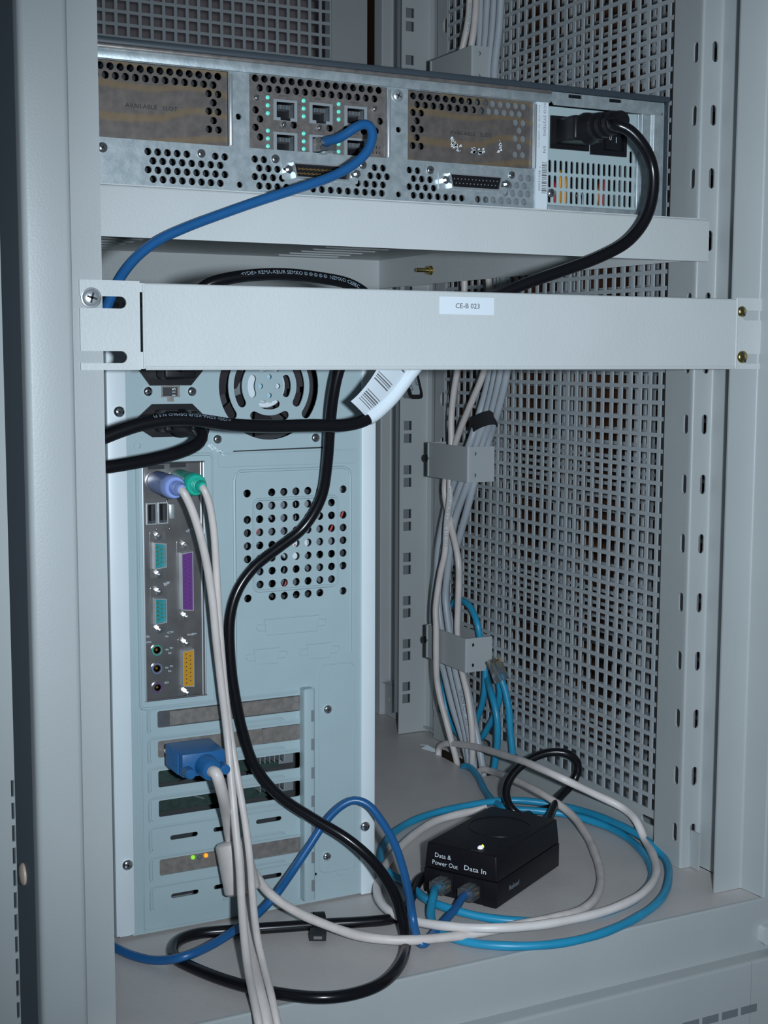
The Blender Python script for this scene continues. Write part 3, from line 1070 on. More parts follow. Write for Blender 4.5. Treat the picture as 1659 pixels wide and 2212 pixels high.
b1 = (415.4, 527.1)
mb.plate(rect(b0[0], b1[0], b1[1] + .4, a0[1]), [rect(b0[0] + 10.5, b1[0] - 2.5, b1[1] + 4, a0[1] - 5)], front(RY + 1.0), 2)
sw = obj('power_switch', mb, 'black_plastic', psu)
mb = MB()
xs0, xs1, zs0, zs1 = b0[0] + 10.8, b1[0] - 2.8, b1[1] + 4.3, a0[1] - 5.3
mb.add([(xs0, RY - 1.5, zs0), (xs1, RY + 2.4, zs0), (xs1, RY + 2.4, zs1), (xs0, RY - 1.5, zs1), (xs0, RY + 5, zs0), (xs1, RY + 5, zs0), (xs1, RY + 5, zs1), (xs0, RY + 5, zs1)],
       [(0, 1, 2, 3), (4, 7, 6, 5), (0, 4, 5, 1), (1, 5, 6, 2), (2, 6, 7, 3), (3, 7, 4, 0)])
obj('rocker', mb, 'black_plastic', sw)
lt = MB()
zc = (399.5, 539.6)[1]
pk = lambda u, v, d: (u, RY - 1.5 + (u - xs0) / (xs1 - xs0) * 3.9 - .15, v)
letters(lt, 'O', xs0 + 4.2, zc, 2.4, 3.2, pk)
letters(lt, 'I', xs0 + 10.2, zc - 1.0, .6, 4.0, pk)
obj('lettering', lt, 'ink_white', sw)
screw_head('screw', ((350.1, 498.6)[0], RY - 1.6, (350.1, 498.6)[1]), 3.0, 'chrome', router)

# ------------------------------------------------------------------ computer tower, rear towards the opening
TY = 111.0                                   # rear sheet
tower = thing('computer_tower', 'pale blue-grey desktop computer tower standing on the cabinet floor, rear side out', 'computer', (140, 300, 0.5))
TT_ = 415.0
# rear sheet with the real openings
FX, FZ = 156.3, 365.7
def arc_slot(r0, r1, a0, a1, n=10):
    out = []
    rc = (r1 - r0) / 2
    rm = (r0 + r1) / 2
    a0, a1 = math.radians(a0), math.radians(a1)
    da = rc / rm
    a0 += da
    a1 -= da
    for k in range(n + 1):
        a = a0 + (a1 - a0) * k / n
        out.append((FX + r1 * math.cos(a), FZ + r1 * math.sin(a)))
    for k in range(1, 6):
        t = math.pi * k / 6
        out.append((FX + rm * math.cos(a1) + rc * math.cos(a1 + t), FZ + rm * math.sin(a1) + rc * math.sin(a1 + t)))
    for k in range(n + 1):
        a = a1 + (a0 - a1) * k / n
        out.append((FX + r0 * math.cos(a), FZ + r0 * math.sin(a)))
    for k in range(1, 6):
        t = math.pi + math.pi * k / 6
        out.append((FX + rm * math.cos(a0) + rc * math.cos(a0 + t), FZ + rm * math.sin(a0) + rc * math.sin(a0 + t)))
    return out
fan_h = []
for q in (0, 90, 180, 270):
    fan_h.append(arc_slot(10.4, 15.6, q - 34, q + 34))
    fan_h.append(arc_slot(19.6, 25.4, q - 37, q + 37))
    fan_h.append(arc_slot(29.2, 35.8, q - 41, q + 41))
fan_h += [disc(FX + 6.2 * math.cos(math.radians(a)), FZ + 6.2 * math.sin(math.radians(a)), 1.7, 12) for a in (0, 90, 180, 270)]
vent = []
vx = [139.8 + 8.87 * k for k in range(9)]
vz = [294.3 - 8.9 * k for k in range(9)]
for r in range(9):
    for c in range(9):
        if r in (0, 8) and c in (1, 7): continue
        if r in (1, 7) and c in (0, 8): continue
        vent.append(disc(vx[c], vz[r], 2.75, 12))
IOX0, IOX1, IOZ0, IOZ1 = 67.1, 109.8, 160.0, 317.0
SLZ = [147.0 - 20.25 * k for k in range(7)]
SX0, SX1 = 75.4, 177.8
slots = [rect(SX0, SX1, SLZ[k] - 5.6, SLZ[k] + 5.6, 1.2, 2) for k in (0, 1, 2, 3, 5)]
for k in (4, 6):
    z = SLZ[k]
    for a, b, dz in ((83, 102.5, -.8), (113.5, 128, 0), (144.5, 163.5, .8)):
        slots.append(rect(a, b, z + dz - 1.6, z + dz + 1.6, 1.55, 3))
small = [disc(*(65.2, 328.2), 1.6, 10), rect(188.5, 190.3, 21, 23)]
mb = MB()
mb.plate(rect(56, 226.5, 2.0, TT_), fan_h + vent + slots + [rect(IOX0 + .6, IOX1 - .6, IOZ0 + .6, IOZ1 - .6)] + small, front(TY), 1.0)
back = obj('rear_sheet', mb, 'tower_paint', tower)
# body behind
mb = MB()
mb.box(47, 48, TY + 2, 520, 2, TT_)
mb.box(232, 233.5, TY + 2, 520, 2, TT_)
mb.box(47, 233.5, TY + 2, 520, TT_, TT_ + 1)
mb.box(47, 233.5, TY + 2, 520, 2, 3)
mb.box(47, 233.5, 519, 520, 3, TT_)
obj('case_body', mb, 'tower_white', tower)
mb = MB()
mb.box(49, 231, 160, 161, 4, TT_ - 2)
obj('inner_chassis', mb, 'inside_dark', tower)
vcx, vcz = (183.1, 254.4)
mb = MB().plate(disc(vcx, vcz, 40, 36), [disc(vcx, vcz, 36, 36)], front(TY + 22), 6)
cf = obj('case_fan', mb, 'inside_dark', tower)
obj('fan_hub', MB().lathe((vcx, TY + 21, vcz), (0, 1, 0), [(0, 11), (.5, 11.6), (14, 11.6)], 24), 'paper_grey', cf)
obj('hub_sticker', MB().plate(disc(vcx, vcz, 9.5, 24), [], front(TY + 20.8), .15), 'ink_white', cf)
obj('hub_mark', MB().plate([(vcx - 1.2, vcz - 4), (vcx + .4, vcz - .6), (vcx - .6, vcz - .4), (vcx + 1.4, vcz + 4), (vcx - .2, vcz + .8), (vcx + .8, vcz + .4)], [], front(TY + 20.6), .1), 'wire_red', cf)
for k in range(7):
    a = 2 * math.pi * k / 7
    V = []
    for j in range(4):
        r = 11 + j * 8
        for s_ in (-1, 1):
            b = a + s_ * .3 + j * .08
            V.append((vcx + r * math.cos(b), TY + 27 + s_ * 5, vcz + r * math.sin(b)))
    V += [(x, y + .8, z) for x, y, z in V]
    F = [(2 * j, 2 * j + 1, 2 * j + 3, 2 * j + 2) for j in range(3)] + [(2 * j + 8, 2 * j + 10, 2 * j + 11, 2 * j + 9) for j in range(3)]
    obj('fan_blade', MB().add(V, F), 'inside_grey', cf)
for wx, wz, wl in (((215.1, 275.5)[0], (215.1, 275.5)[1], 14), ((206.8, 266.1)[0], (206.8, 266.1)[1], 12), ((171.5, 228.5)[0], (171.5, 228.5)[1], 12), ((152.5, 269.0)[0], (152.5, 269.0)[1], 9)):
    obj('inner_wire', MB().tube([Vector((wx - 3, TY + 12, wz - wl / 2)), Vector((wx, TY + 11, wz)), Vector((wx + 3, TY + 12, wz + wl / 2))], .9, 6), 'wire_red', cf)
# pale side panels with their rear edges
sp1 = MB()
sp1.box(44.8, 57.6, TY - 1.5, TY + 1.2, 3.5, TT_, 1.0)
sp1.box(44.8, 46.4, TY + .5, 518, 3.5, TT_)
p1 = obj('side_panel', sp1, 'tower_white', tower)
sp2 = MB()
sp2.box(224.4, 235.4, TY - 1.5, TY + 1.2, 0.9, TT_, 1.0)
sp2.box(234.0, 235.4, TY + .5, 518, 0.9, TT_)
p2 = obj('side_panel', sp2, 'tower_white', tower)
for u, par in (((52.6, 350.3), p1), ((52.9, 52.2), p1), ((227.2, 51.6), p2)):
    screw_head('thumb_screw', (u[0], TY - 1.5, u[1]), 3.7, 'chrome', par, dome=.55)
for u, r in (((198.8, 140.1), 3.2), ((198.0, 33.6), 3.2)):
    screw_head('screw', (u[0], TY, u[1]), r, 'chrome', tower, dome=.55)
for u in ((72.3, 362.8), (101.9, 362.5), (119.1, 331.0), (189.8, 330.3)):
    screw_head('supply_screw', (u[0], TY, u[1]), 3.1, 'chrome', tower, dome=.5, ang=55)

# pressed beads in the rear sheet
def bead(pts, r=1.15, name='pressed_bead'):
    P = [Vector((x, TY + .1, z)) for x, z in pts]
    obj(name, MB().tube(P, r, 6), 'tower_paint', back)
def bead_rect(x0, x1, z0, z1, r, rr=1.15):
    L = rect(x0, x1, z0, z1, r, 5)
    bead(L + [L[0], L[1]], rr)
bead([(130.5, 165), (130.5, 303), (131.5, 307), (135, 309.5), (211, 309.5), (215, 307.5), (216, 303), (216, 180)])
bead_rect(vx[0] + 4.4, vx[7] + 4.5, vz[7] - 4.4, vz[0] - 4.4, 3.9)
bead_rect(119.5, 220.5, 312.5, 321.5, 2, .4)
bead_rect(64, 115.5, 155.3, 321.5, 3)
for k in range(7):
    z = SLZ[k]
    L = [(178, z + 8.0), (71.5, z + 8.0), (70.2, z + 7.5), (69.4, z + 6.2), (69.2, z + 4), (69.2, z - 6), (69.8, z - 8)]
    bead(L, 1.35)
    bead([(120, z - 9.2), (160, z - 9.2), (164, z - 9.9), (165, z - 11.2)], 1.3)
bead([(64, 2.6), (64.5, 153), (67, 155)], .6)
bead([(64.6, 5.5), (67, 4.0), (175, 4.0)], .6)
bead_rect(192, 219.5, 22, 172, 5, .6)
bead_rect(205, 219, 18, 172, 4, .4)
def punch(cx, cz, w, h):
    bead([(cx - w / 2, cz + h / 2), (cx - w / 2 + 2, cz - h / 2), (cx + w / 2 - 2, cz - h / 2), (cx + w / 2, cz + h / 2), (cx - w / 2, cz + h / 2)], .5, 'punch_out')
    for s_ in (-1, 1):
        bead([(cx + s_ * (w / 2), cz + 2.4), (cx + s_ * (w / 2 + 4.6), cz + 2.0), (cx + s_ * (w / 2 + 5.4), cz), (cx + s_ * (w / 2 + 4.2), cz - 2.0), (cx + s_ * (w / 2 - 1), cz - 2.4)], .5, 'punch_out')
punch(*(171.7, 202.3), 41, 11)
punch(*(153.1, 182.4), 19.5, 10.5)
punch(*(192.5, 182.3), 19.5, 10.5)
# tear marks of a removed sticker
gl = MB()
random.seed(8)
for k in range(16):
    u0 = (117.5, 324.7)
    x = u0[0] + random.uniform(-4, 5)
    z = u0[1] - (x - u0[0]) * .55 + random.uniform(-1.6, 1.6)
    a = random.uniform(.8, 2.4)
    gl.add([(x - a, TY - .1, z + a * .5), (x + a, TY - .1, z - a * .7), (x + a * .7, TY - .1, z - a * .4), (x - a * .6, TY - .1, z + a * .8)], [(0, 1, 2, 3)])
obj('sticker_residue', gl, 'paper_white', back, kind='stuff')

# power supply: sockets, voltage switch, fan
mb = MB()
mb.plate(rect(61.5, 197, 322.5, TT_ - 4), [disc(FX, FZ, 37.2, 40)], front(TY + 1.1), 1.0)
sup = obj('power_supply', mb, 'tower_paint', tower)
mb = MB().box(118, 193, TY + 34, TY + 35, 326, 404)
obj('fan_housing', mb, 'inside_dark', sup)
mb = MB().lathe((FX, TY + 8, FZ), (0, 1, 0), [(0, 14.2), (.6, 14.8), (22, 15)], 28)
hub = obj('fan_hub', mb, 'tower_white', sup)
mb = MB().plate(disc(FX, FZ, 8.4, 24), [], front(TY + 7.8), .15)
obj('hub_label', mb, 'pale_blue_disc', hub)
lt = letters(MB(), 'NAJA 12V', FX + .5, FZ - 11.2, 9, 1.6, front(TY + 8))
obj('lettering', lt, 'ink_dark', hub)
for k in range(7):
    a = 2 * math.pi * k / 7 + .2
    V, F = [], []
    for j in range(5):
        r = 14 + j * 5.2
        for s_ in (-1, 1):
            b = a + s_ * .36 + j * .05
            V.append((FX + r * math.cos(b), TY + 16 + s_ * 6, FZ + r * math.sin(b)))
    for j in range(4):
        F.append((2 * j, 2 * j + 1, 2 * j + 3, 2 * j + 2))
    V += [(x, y + .9, z) for x, y, z in V]
    F += [tuple(i + 10 for i in f[::-1]) for f in F] + [(0, 2, 12, 10), (1, 11, 13, 3)]
    obj('fan_blade', MB().add(V, F), 'fan_blade', sup)
def socket(cx, cz, outlet):
    w, h, c = 25.0, 10.6, 10.5
    if not outlet:
        L = [(cx - w, cz), (cx - w + 12, cz + h), (cx + w - 11, cz + h), (cx + w, cz), (cx + w, cz - 3), (cx + w - 11, cz - h), (cx - w + 12, cz - h), (cx - w, cz - 3)]
    else:
        L = [(cx - 14.5, cz - h), (cx + 13, cz - h), (cx + 23, cz + 1), (cx + 23, cz + h), (cx - 23, cz + h), (cx - 23, cz + 1)]
    mb = MB()
    mb.plate(L, [rect(cx - 12, cx + 12, cz - 7.4, cz + 7.4, 2.0)], front(TY - 1.8), 2.8)
    mb.box(cx - 13, cx + 13, TY - .3, TY + .6, cz - 8.4, cz + 8.4)
    o = obj('power_outlet' if outlet else 'power_inlet', mb, 'black_plastic', sup)
    if outlet:
        mb = MB().plate(rect(cx - 11.4, cx + 11.4, cz - 6.4, cz + 6.4, 1.5), [], front(TY - 1.0), .5)
        obj('insert', mb, 'inside_dark', o)
    return o
LS = (87.5, 344.1)
US = (87.9, 377.2)
socket(LS[0], LS[1], False)
socket(US[0], US[1], True)
vs_ = (87.3, 362.6)
mb = MB().plate(rect(vs_[0] - 6.2, vs_[0] + 6.4, vs_[1] - 3.6, vs_[1] + 3.8), [rect(vs_[0] - 5.2, vs_[0] + 4.8, vs_[1] - 3.0, vs_[1] + 3.0)], front(TY - .3), .4)
mb.box(vs_[0] - 2.2, vs_[0] + 2.2, TY - .2, TY + .1, vs_[1] + 3.6, vs_[1] + 6.6)
mb.box(vs_[0] - 2.2, vs_[0] + 2.2, TY - .2, TY + .1, vs_[1] - 6.4, vs_[1] - 3.6)
vw = obj('voltage_switch', mb, 'bracket_steel', sup)
mb = MB().box(vs_[0] - 5.1, vs_[0] + 4.7, TY - .25, TY + .05, vs_[1] - 2.9, vs_[1] + 2.9)
obj('slider', mb, 'inside_dark', vw)
lt = letters(MB(), '115', vs_[0] + 2.2, vs_[1], 5.0, 2.2, front(TY - .25), rot=90)
obj('lettering', lt, 'ink_white', vw)
slt = MB().add([(196.5, TY - .6, 323.2), (130, TY - .3, 322.4), (130, TY - .3, 323.2), (196.5, TY - .6, 324.2)], [(0, 1, 2, 3)])
obj('lower_gap', slt, 'ink_dark', sup)

# connector shield
mb = MB()
com = [(77.0, 256.6), (76.8, 220.2)]
lpt = (95.7, 238.5)
game = (95.6, 180.4)
aud = [(75.7, 193.8), (75.5, 181.5), (75.7, 168.7)]
usb = [(73.4, 283.8), (81.2, 284.0)]
ps2 = [(77.1, 304.7), (91.8, 305.4)]
ih = [rect(c[0] - 4.8, c[0] + 4.8, c[1] - 10, c[1] + 10, 1) for c in com]
ih += [rect(lpt[0] - 5.2, lpt[0] + 5.2, lpt[1] - 22.5, lpt[1] + 22.5, 1), rect(game[0] - 5, game[0] + 5, game[1] - 14, game[1] + 14, 1)]
ih += [disc(a[0], a[1], 3.4, 16) for a in aud] + [rect(u[0] - 3.3, u[0] + 3.3, u[1] - 7.0, u[1] + 7.0) for u in usb]
mb.plate(rect(IOX0, IOX1, IOZ0, IOZ1), ih, front(TY + .6), .6)
shield = obj('connector_shield', mb, 'shield_steel', tower)
mb = MB()
mb.tube([Vector((IOX0 + .7, TY - .1, IOZ0)), Vector((IOX0 + .7, TY - .1, IOZ1))], .8, 8)
obj('shield_rim', mb, 'bright_steel', shield)
for xx in (IOX1 - .6, IOX1 - 2.6):
    obj('shield_rim', MB().tube([Vector((xx, TY - .1, IOZ0)), Vector((xx, TY - .1, IOZ1))], .6, 8), 'bright_steel', shield)
obj('shield_rim', MB().tube([Vector((IOX0, TY - .1, IOZ0 + .4)), Vector((IOX1, TY - .1, IOZ0 + .4))], .7, 8), 'shield_steel', shield)
obj('shield_rim', MB().tube([Vector((IOX0, TY - .1, IOZ1 - .4)), Vector((IOX1, TY - .1, IOZ1 - .4))], .7, 8), 'shield_steel', shield)
def dsub(name, cx, cz, L, material, rows, pins, pr, female):
    w2 = 4.0
    mb = MB()
    mb.plate(rect(cx - 5.4, cx + 5.2, cz - L / 2 - 6.5, cz + L / 2 + 6.5, 1), [rect(cx - 3.4, cx + 3.4, cz - L / 2 + 1, cz + L / 2 - 1)], front(TY + .2), .5)
    o = obj(name, mb, 'shield_steel', shield)
    D = [(cx - w2, cz - L / 2 + .9), (cx + w2, cz - L / 2), (cx + w2, cz + L / 2), (cx - w2, cz + L / 2 - .9)] if female else [(cx - w2, cz - L / 2), (cx + w2, cz - L / 2 + .9), (cx + w2, cz + L / 2 - .9), (cx - w2, cz + L / 2)]
    c0 = (cx, cz)
    Di = [(c0[0] + (x - c0[0]) * .86, c0[1] + (z - c0[1]) * (1 - .6 / (L / 2))) for x, z in D]
    mb = MB().plate(D, [Di], front(TY - 5.0), 5.4)
    obj('shell', mb, 'bright_steel', o)
    mb = MB().plate(Di, [], front(TY - (4.6 if female else 1.2)), 1)
    obj('insert', mb, material, o)
    mb = MB()
    for r in range(rows):
        nn = pins[r]
        for k in range(nn):
            z = cz + (k - (nn - 1) / 2) * pr
            x = cx + (-1.4 if r == 0 else 1.4)
            if female:
                mb.lathe((x, TY - 4.55, z), (0, -1, 0), [(0, .45), (.1, .45)], 6)
            else:
                mb.lathe((x, TY - 1.2, z), (0, -1, 0), [(0, .45), (3.4, .4)], 6)
    obj('pins', mb, 'ink_dark' if female else 'gold', o, kind='stuff')
    for s_ in (-1, 1):
        mb = MB().lathe((cx - .4, TY, cz + s_ * (L / 2 + 3.9)), (0, -1, 0), [(0, 2.3), (3.6, 2.3), (3.7, 1.25), (6.4, 1.25)], 6)
        obj('jack_screw', mb, 'chrome', o, smooth=20)
dsub('serial_port', com[0][0] + .6, com[0][1], 17.4, 'port_teal', 2, (5, 4), 2.77, False)
dsub('serial_port', com[1][0] + .6, com[1][1], 17.4, 'port_teal', 2, (5, 4), 2.77, False)
dsub('printer_port', lpt[0], lpt[1], 39.5, 'port_violet', 2, (13, 12), 2.77, True)
dsub('game_port', game[0], game[1], 25.5, 'port_amber', 2, (8, 7), 2.77, True)
for a, mtn in zip(aud, ('plug_green', 'plug_purple', 'port_violet')):
    mb = MB()
    mb.plate(disc(a[0], a[1], 3.9, 20), [disc(a[0], a[1], 2.3, 20)], front(TY - .6), 1.2)
    j = obj('audio_jack', mb, 'shield_steel', shield)
    mb = MB().plate(disc(a[0], a[1], 3.5, 20), [disc(a[0], a[1], 3.0, 20)], front(TY - .8), .2)
    obj('colour_ring', mb, mtn, j)
    obj('contact', MB().lathe((a[0], TY + 3, a[1]), (0, -1, 0), [(0, 2.2), (1.2, 1.2), (2.2, .8)], 10), 'gold', j)
for u in usb:
    mb = MB().plate(rect(u[0] - 3.3, u[0] + 3.3, u[1] - 7.0, u[1] + 7.0), [rect(u[0] - 2.7, u[0] + 2.7, u[1] - 6.3, u[1] + 6.3)], front(TY - .4), 8)
    j = obj('data_port', mb, 'bright_steel', shield)
    obj('port_well', MB().box(u[0] - 3, u[0] + 3, TY + 7, TY + 8, u[1] - 6.5, u[1] + 6.5), 'inside_dark', j)
    obj('port_tongue', MB().box(u[0] + .2, u[0] + 1.8, TY + 1.2, TY + 7, u[1] - 5, u[1] + 5), 'inside_dark', j)
# stamped icons
ic = MB()
for u, n in (((98.7, 270.9), 5), ((82.1, 238.6), 4), ((70.2, 201.7), 4), ((84.4, 203.6), 4), ((100.4, 203.7), 4), ((83.6, 192.2), 3), ((83.4, 180.1), 3), ((83.3, 169.5), 2)):
    random.seed(n * 7 + int(u[0]))
    for k in range(n):
        x = u[0] + random.uniform(-2.4, 2.4)
        z = u[1] + random.uniform(-2.6, 2.6)
        ic.box(x - 1.0, x + 1.0, TY + .35, TY + .6, z - .5, z + .5, .2, 1)
obj('stamped_icons', ic, 'bright_steel', shield, kind='stuff')
for u in ((101.5, 290.1), (84.1, 291.8), (76.6, 273.6), (85.7, 273.8)):
    obj('dimple', MB().lathe((u[0], TY + .6, u[1]), (0, -1, 0), [(0, 1.1), (.5, .8), (.8, .2)], 10), 'chrome', shield)
obj('spring_tab', MB().box(usb[1][0] + 4.2, usb[1][0] + 7.6, TY - .6, TY + .5, usb[1][1] - 4, usb[1][1] + 5.5, .4), 'bright_steel', shield)
for pp in ps2:
    obj('mini_port', MB().lathe((pp[0], TY + .5, pp[1]), (0, -1, 0), [(0, 7.2), (1.2, 7.2), (1.3, 5.6), (.5, 5.6)], 24), 'shield_steel', shield)
    obj('mini_port_recess', MB().box(pp[0] - 5.5, pp[0] + 5.5, TY + .2, TY + .55, pp[1] + 8.0, pp[1] + 10.6), 'ink_dark', shield)

# expansion slots
def card_plate(k, material, y=TY + 1.2):
    return obj('slot_bracket', MB().box(SX0 - 1, SX1 + 1.5, y, y + .9, SLZ[k] - 7.5, SLZ[k] + 7.5), material, tower)
card_plate(0, 'shield_steel', TY + 1.6)
obj('slot_bracket', MB().box(84, SX1, TY + .5, TY + 1.3, SLZ[0] - 4.9, SLZ[0] + 4.6), 'bracket_steel', tower)
obj('slot_bracket', MB().box(150, SX1 + .5, TY + .2, TY + 1.2, SLZ[1] - 5.4, SLZ[1] + 5.2), 'bracket_steel', tower)
cv = card_plate(1, 'bracket_steel')
cn = card_plate(5, 'bracket_steel')
cn['label'] = 'network card bracket with green and orange lights'
for u, mt_ in (((99.1, 48.9), 'led_green'), ((103.7, 48.4), 'led_off'), ((108.3, 48.7), 'led_orange')):
    obj('indicator_light', MB().lathe((u[0], TY + 1.3, u[1]), (0, -1, 0), [(0, 1.55), (.8, 1.5), (1.6, 1.0), (2.0, .2)], 14), mt_, cn, smooth=70)
for u in ((78.4, 51.3), (87.1, 51.5)):
    obj('bracket_hole', MB().lathe((u[0], TY + 1.3, u[1]), (0, -1, 0), [(0, .7), (.2, .7)], 8), 'inside_dark', cn)
for k in (2, 3):
    b = obj('expansion_card', MB().box(SX0 - 2, SX1 - 8, TY + 20, TY + 21.6, SLZ[k] - 9, SLZ[k] + 6), 'circuit_green', tower)
    for j in range(2):
        L = [Vector((92 + 16 * j + t * 22, TY + 19.8, SLZ[k] + 5 - t * 9)) for t in (0, .25, .5, .75, 1)]
        obj('solder_row', MB().tube(L, .35, 5), 'bright_steel', b)
    for j in range(6):
        x = 150 + j * 3.6
        obj('fin', MB().box(x, x + .5, TY + 6, TY + 19, SLZ[k] - 1, SLZ[k] + 6), 'bright_steel', b)
    obj('inner_wall', MB().box(148, SX1 + 4, TY + 22, TY + 23, SLZ[k] - 8, SLZ[k] + 8), 'inside_grey', b)
# raised cover strip beside the slots
mb = MB()
folded(mb, [(178.4, TY), (178.4, TY - 7), (184.8, TY - 7), (184.8, TY)], 7, 157.5, 1.0, plan, rad=.8)
mb.box(178.4, 184.8, TY - 7, TY, 157, 158)
st_ = obj('slot_cover_strip', mb, 'tower_paint', tower)
for k in range(7):
    z = SLZ[k] - 8
    if z > 10:
        obj('strip_slot', MB().box(182.6, 184.9, TY - 8.25, TY - 7.5, z - 4, z + 4), 'inside_grey', st_)
u_ = (65.2, 328.2)
obj('screw_hole_rim', MB().plate(disc(u_[0], u_[1], 3.0, 18), [disc(u_[0], u_[1], 1.6, 12)], front(TY - .5), .6), 'tower_paint', tower)

# ------------------------------------------------------------------ power injector on the floor (built in its own axes, then turned)
IL, IW, IH = 98.0, 58.0, 38.0
inj = thing('power_injector', 'small black plastic power injector box on the cabinet floor inside the cable coil', 'power adapter', (0, 0, 0))
IROT = math.radians(30.2)
inj_loc = Vector((298.3, 45.0, 0.2))
inj.location = inj_loc * S
inj.rotation_euler = (0, 0, IROT)
WL[inj] = Vector((0, 0, 0))
def iw(x, y, z):
    """a point of the injector in cabinet millimetres"""
    c, s_ = math.cos(IROT), math.sin(IROT)
    return Vector((inj_loc.x + x * c - y * s_, inj_loc.y + x * s_ + y * c, inj_loc.z + z))
# local axes: x along the long side, y across; the connector face is x = 0
mb = MB()
bm = bmesh.new()
bmesh.ops.create_cube(bm, size=1)
for v in bm.verts:
    top = v.co.z > 0
    i = 0 if top else -1.2
    v.co = Vector((IL / 2 + v.co.x * 2 * (IL / 2 - i * .6 - (.8 if top else 0)), IW / 2 + v.co.y * 2 * (IW / 2 - i * .6 - (.8 if top else 0)), 19.6 if not top else IH))
bmesh.ops.bevel(bm, geom=list(bm.edges), offset=1.3, segments=3, profile=.5, affect='EDGES')
mb.bm(bm)
up_ = obj('upper_shell', mb, 'black_box', inj)
mb = MB()
mb.box(-.8, IL + .8, -.8, IW + .8, 1.2, 19.4, .5, 2)
obj('lower_shell', mb, 'black_box', inj)
for x in (4, IL - 12):
    for y in (2, IW - 10):
        obj('foot', MB().box(x - 3, x + 8, y - 1, y + 9, 0, 1.6, .4), 'black_plastic', inj)
L = []
for k in range(49):
    t = 2 * math.pi * k / 48
    L.append(Vector((58 + 23 * math.cos(t), IW / 2 + 23 * math.sin(t), IH)))
obj('round_groove', MB().tube(L, .35, 6), 'black_plastic', up_)
obj('indicator_light', MB().lathe((9.6, 18.5, IH - .2), (0, 0, 1), [(0, 2.1), (1.1, 2.0), (2.0, 1.2), (2.4, .2)], 14), 'led_white', up_, smooth=70)
obj('light_core', MB().lathe((11.2, 17.6, IH + .6), (0, 0, 1), [(0, 1.1), (1.0, 1.0), (1.9, .3)], 10), 'led_yellow', up_, smooth=70)
FACE = lambda u, v: (-.9 + (v - 19.6) * .0826, IW - u, v)
lt = letters(MB(), 'Data &', 14.5, 30.0, 13.2, 3.2, lambda u, v, d: FACE(u, v))
letters(lt, 'Power Out', 16.5, 24.6, 21.0, 3.2, lambda u, v, d: FACE(u, v))
letters(lt, 'Data In', 41.0, 25.6, 17.6, 3.4, lambda u, v, d: FACE(u, v))
obj('lettering', lt, 'ink_white', up_)
lt = letters(MB(), 'power', 2.9, 17.8, 9.0, 2.0, lambda u, v, d: (u, v, IH + .1), rot=-90)
obj('lettering', lt, 'ink_grey', up_)
lt = letters(MB(), 'Reload', 25, 10.2, 15, 3.6, lambda u, v, d: (u, -.95, v))
obj('lettering', lt, 'ink_pale', inj)
JY = (IW - 16.2, IW - 39.5)
for y in JY:
    mb = MB()
    mb.plate(rect(y - 7.6, y + 7.6, 4.2, 19.0), [rect(y - 6.0, y + 6.0, 5.6, 16.0)], lambda u, v, d: (-1.4 + d, u, v), 1.2)
    obj('network_jack', mb, 'black_plastic', inj)

# a clear network plug: p tip, d direction towards the cable, up vector; returns where the cable starts
def clear_plug(parent, p, d, up, L=19.0):
    d = Vector(d).normalized()
    up = Vector(up)
    up = (up - d * up.dot(d)).normalized()
    w = d.cross(up)
    p = Vector(p)
    M = lambda x, y, z: p + d * x + w * y + up * z
    def bx(mb, x0, x1, y0, y1, z0, z1):
        vs = [M(x, y, z) for x in (x0, x1) for y in (y0, y1) for z in (z0, z1)]
        return mb.add(vs, [(0, 1, 3, 2), (4, 6, 7, 5), (0, 4, 5, 1), (2, 3, 7, 6), (0, 2, 6, 4), (1, 5, 7, 3)])
    o = obj('network_plug', bx(MB(), 0, L, -5.8, 5.8, -4, 4), 'clear_plastic', parent, smooth=0)
    obj('latch', bx(MB(), 3, L + 1, -2.8, 2.8, 4.6, 5.6), 'clear_plastic', o, smooth=0)
    for k in range(8):
        y = -3.6 + k * 1.03
        obj('contact', bx(MB(), .6, 5, y - .2, y + .2, -3.9, -1), 'gold', o, smooth=0)
        if k % 2 == 0:
            obj('wire', bx(MB(), 3, 11, y - .4, y + .4, -1, .2), ('wire_orange', 'blue_cord', 'plug_green', 'copper')[k // 2], o, smooth=0)
    return p + d * L

# ------------------------------------------------------------------ cables
def cable(name, pts, r, material, parent=None, n=10, **kw):
    path = spline(pts)
    if material in ('cyan_cord', 'white_cord', 'white_cord_dirty'):
        random.seed(len(path))
        ph = random.uniform(0, 6)
        r = [r * (1 + .035 * math.sin(i * .55 + ph) + .02 * math.sin(i * .23)) for i in range(len(path))]
    o = obj(name, MB().tube(path, r, n), material, parent, smooth=80, **kw)
    return o, path

# power cord of the network chassis: plug, cord behind the panel, paper flag, then across in front of the tower
pc = thing('power_cable', 'black power cord plugged into the network chassis, carrying a white barcode flag', 'power cord', (359.6, 66.0, 535.6))
ip = Vector(((a0[0] + a1[0]) / 2 + 1.0, RY, (a0[1] + a1[1]) / 2 + .6))
mb = MB()
mb.box(ip.x - 12.6, ip.x + 12.6, RY - 21, RY + 6, ip.z - 8.2, ip.z + 8.6, 2.2, 3)
plug = obj('plug', mb, 'black_plastic', pc)
mb = MB()
mb.lathe((ip.x, RY - 20, ip.z), (0.06, -1, .03), [(0, 11), (3, 10), (6, 8.4), (24, 6.6), (34, 6.4), (36, 5.2)], 18)
sr = obj('strain_relief', mb, 'black_plastic', plug)
for k in range(3):
    mb = MB().lathe((ip.x, RY - 29 - k * 7.5, ip.z), (0.06, -1, .03), [(0, 6.6), (.3, 9.2 - k * .6), (3.8, 9.0 - k * .6), (4.1, 6.6)], 18)
    obj('rib', mb, 'black_plastic', sr)
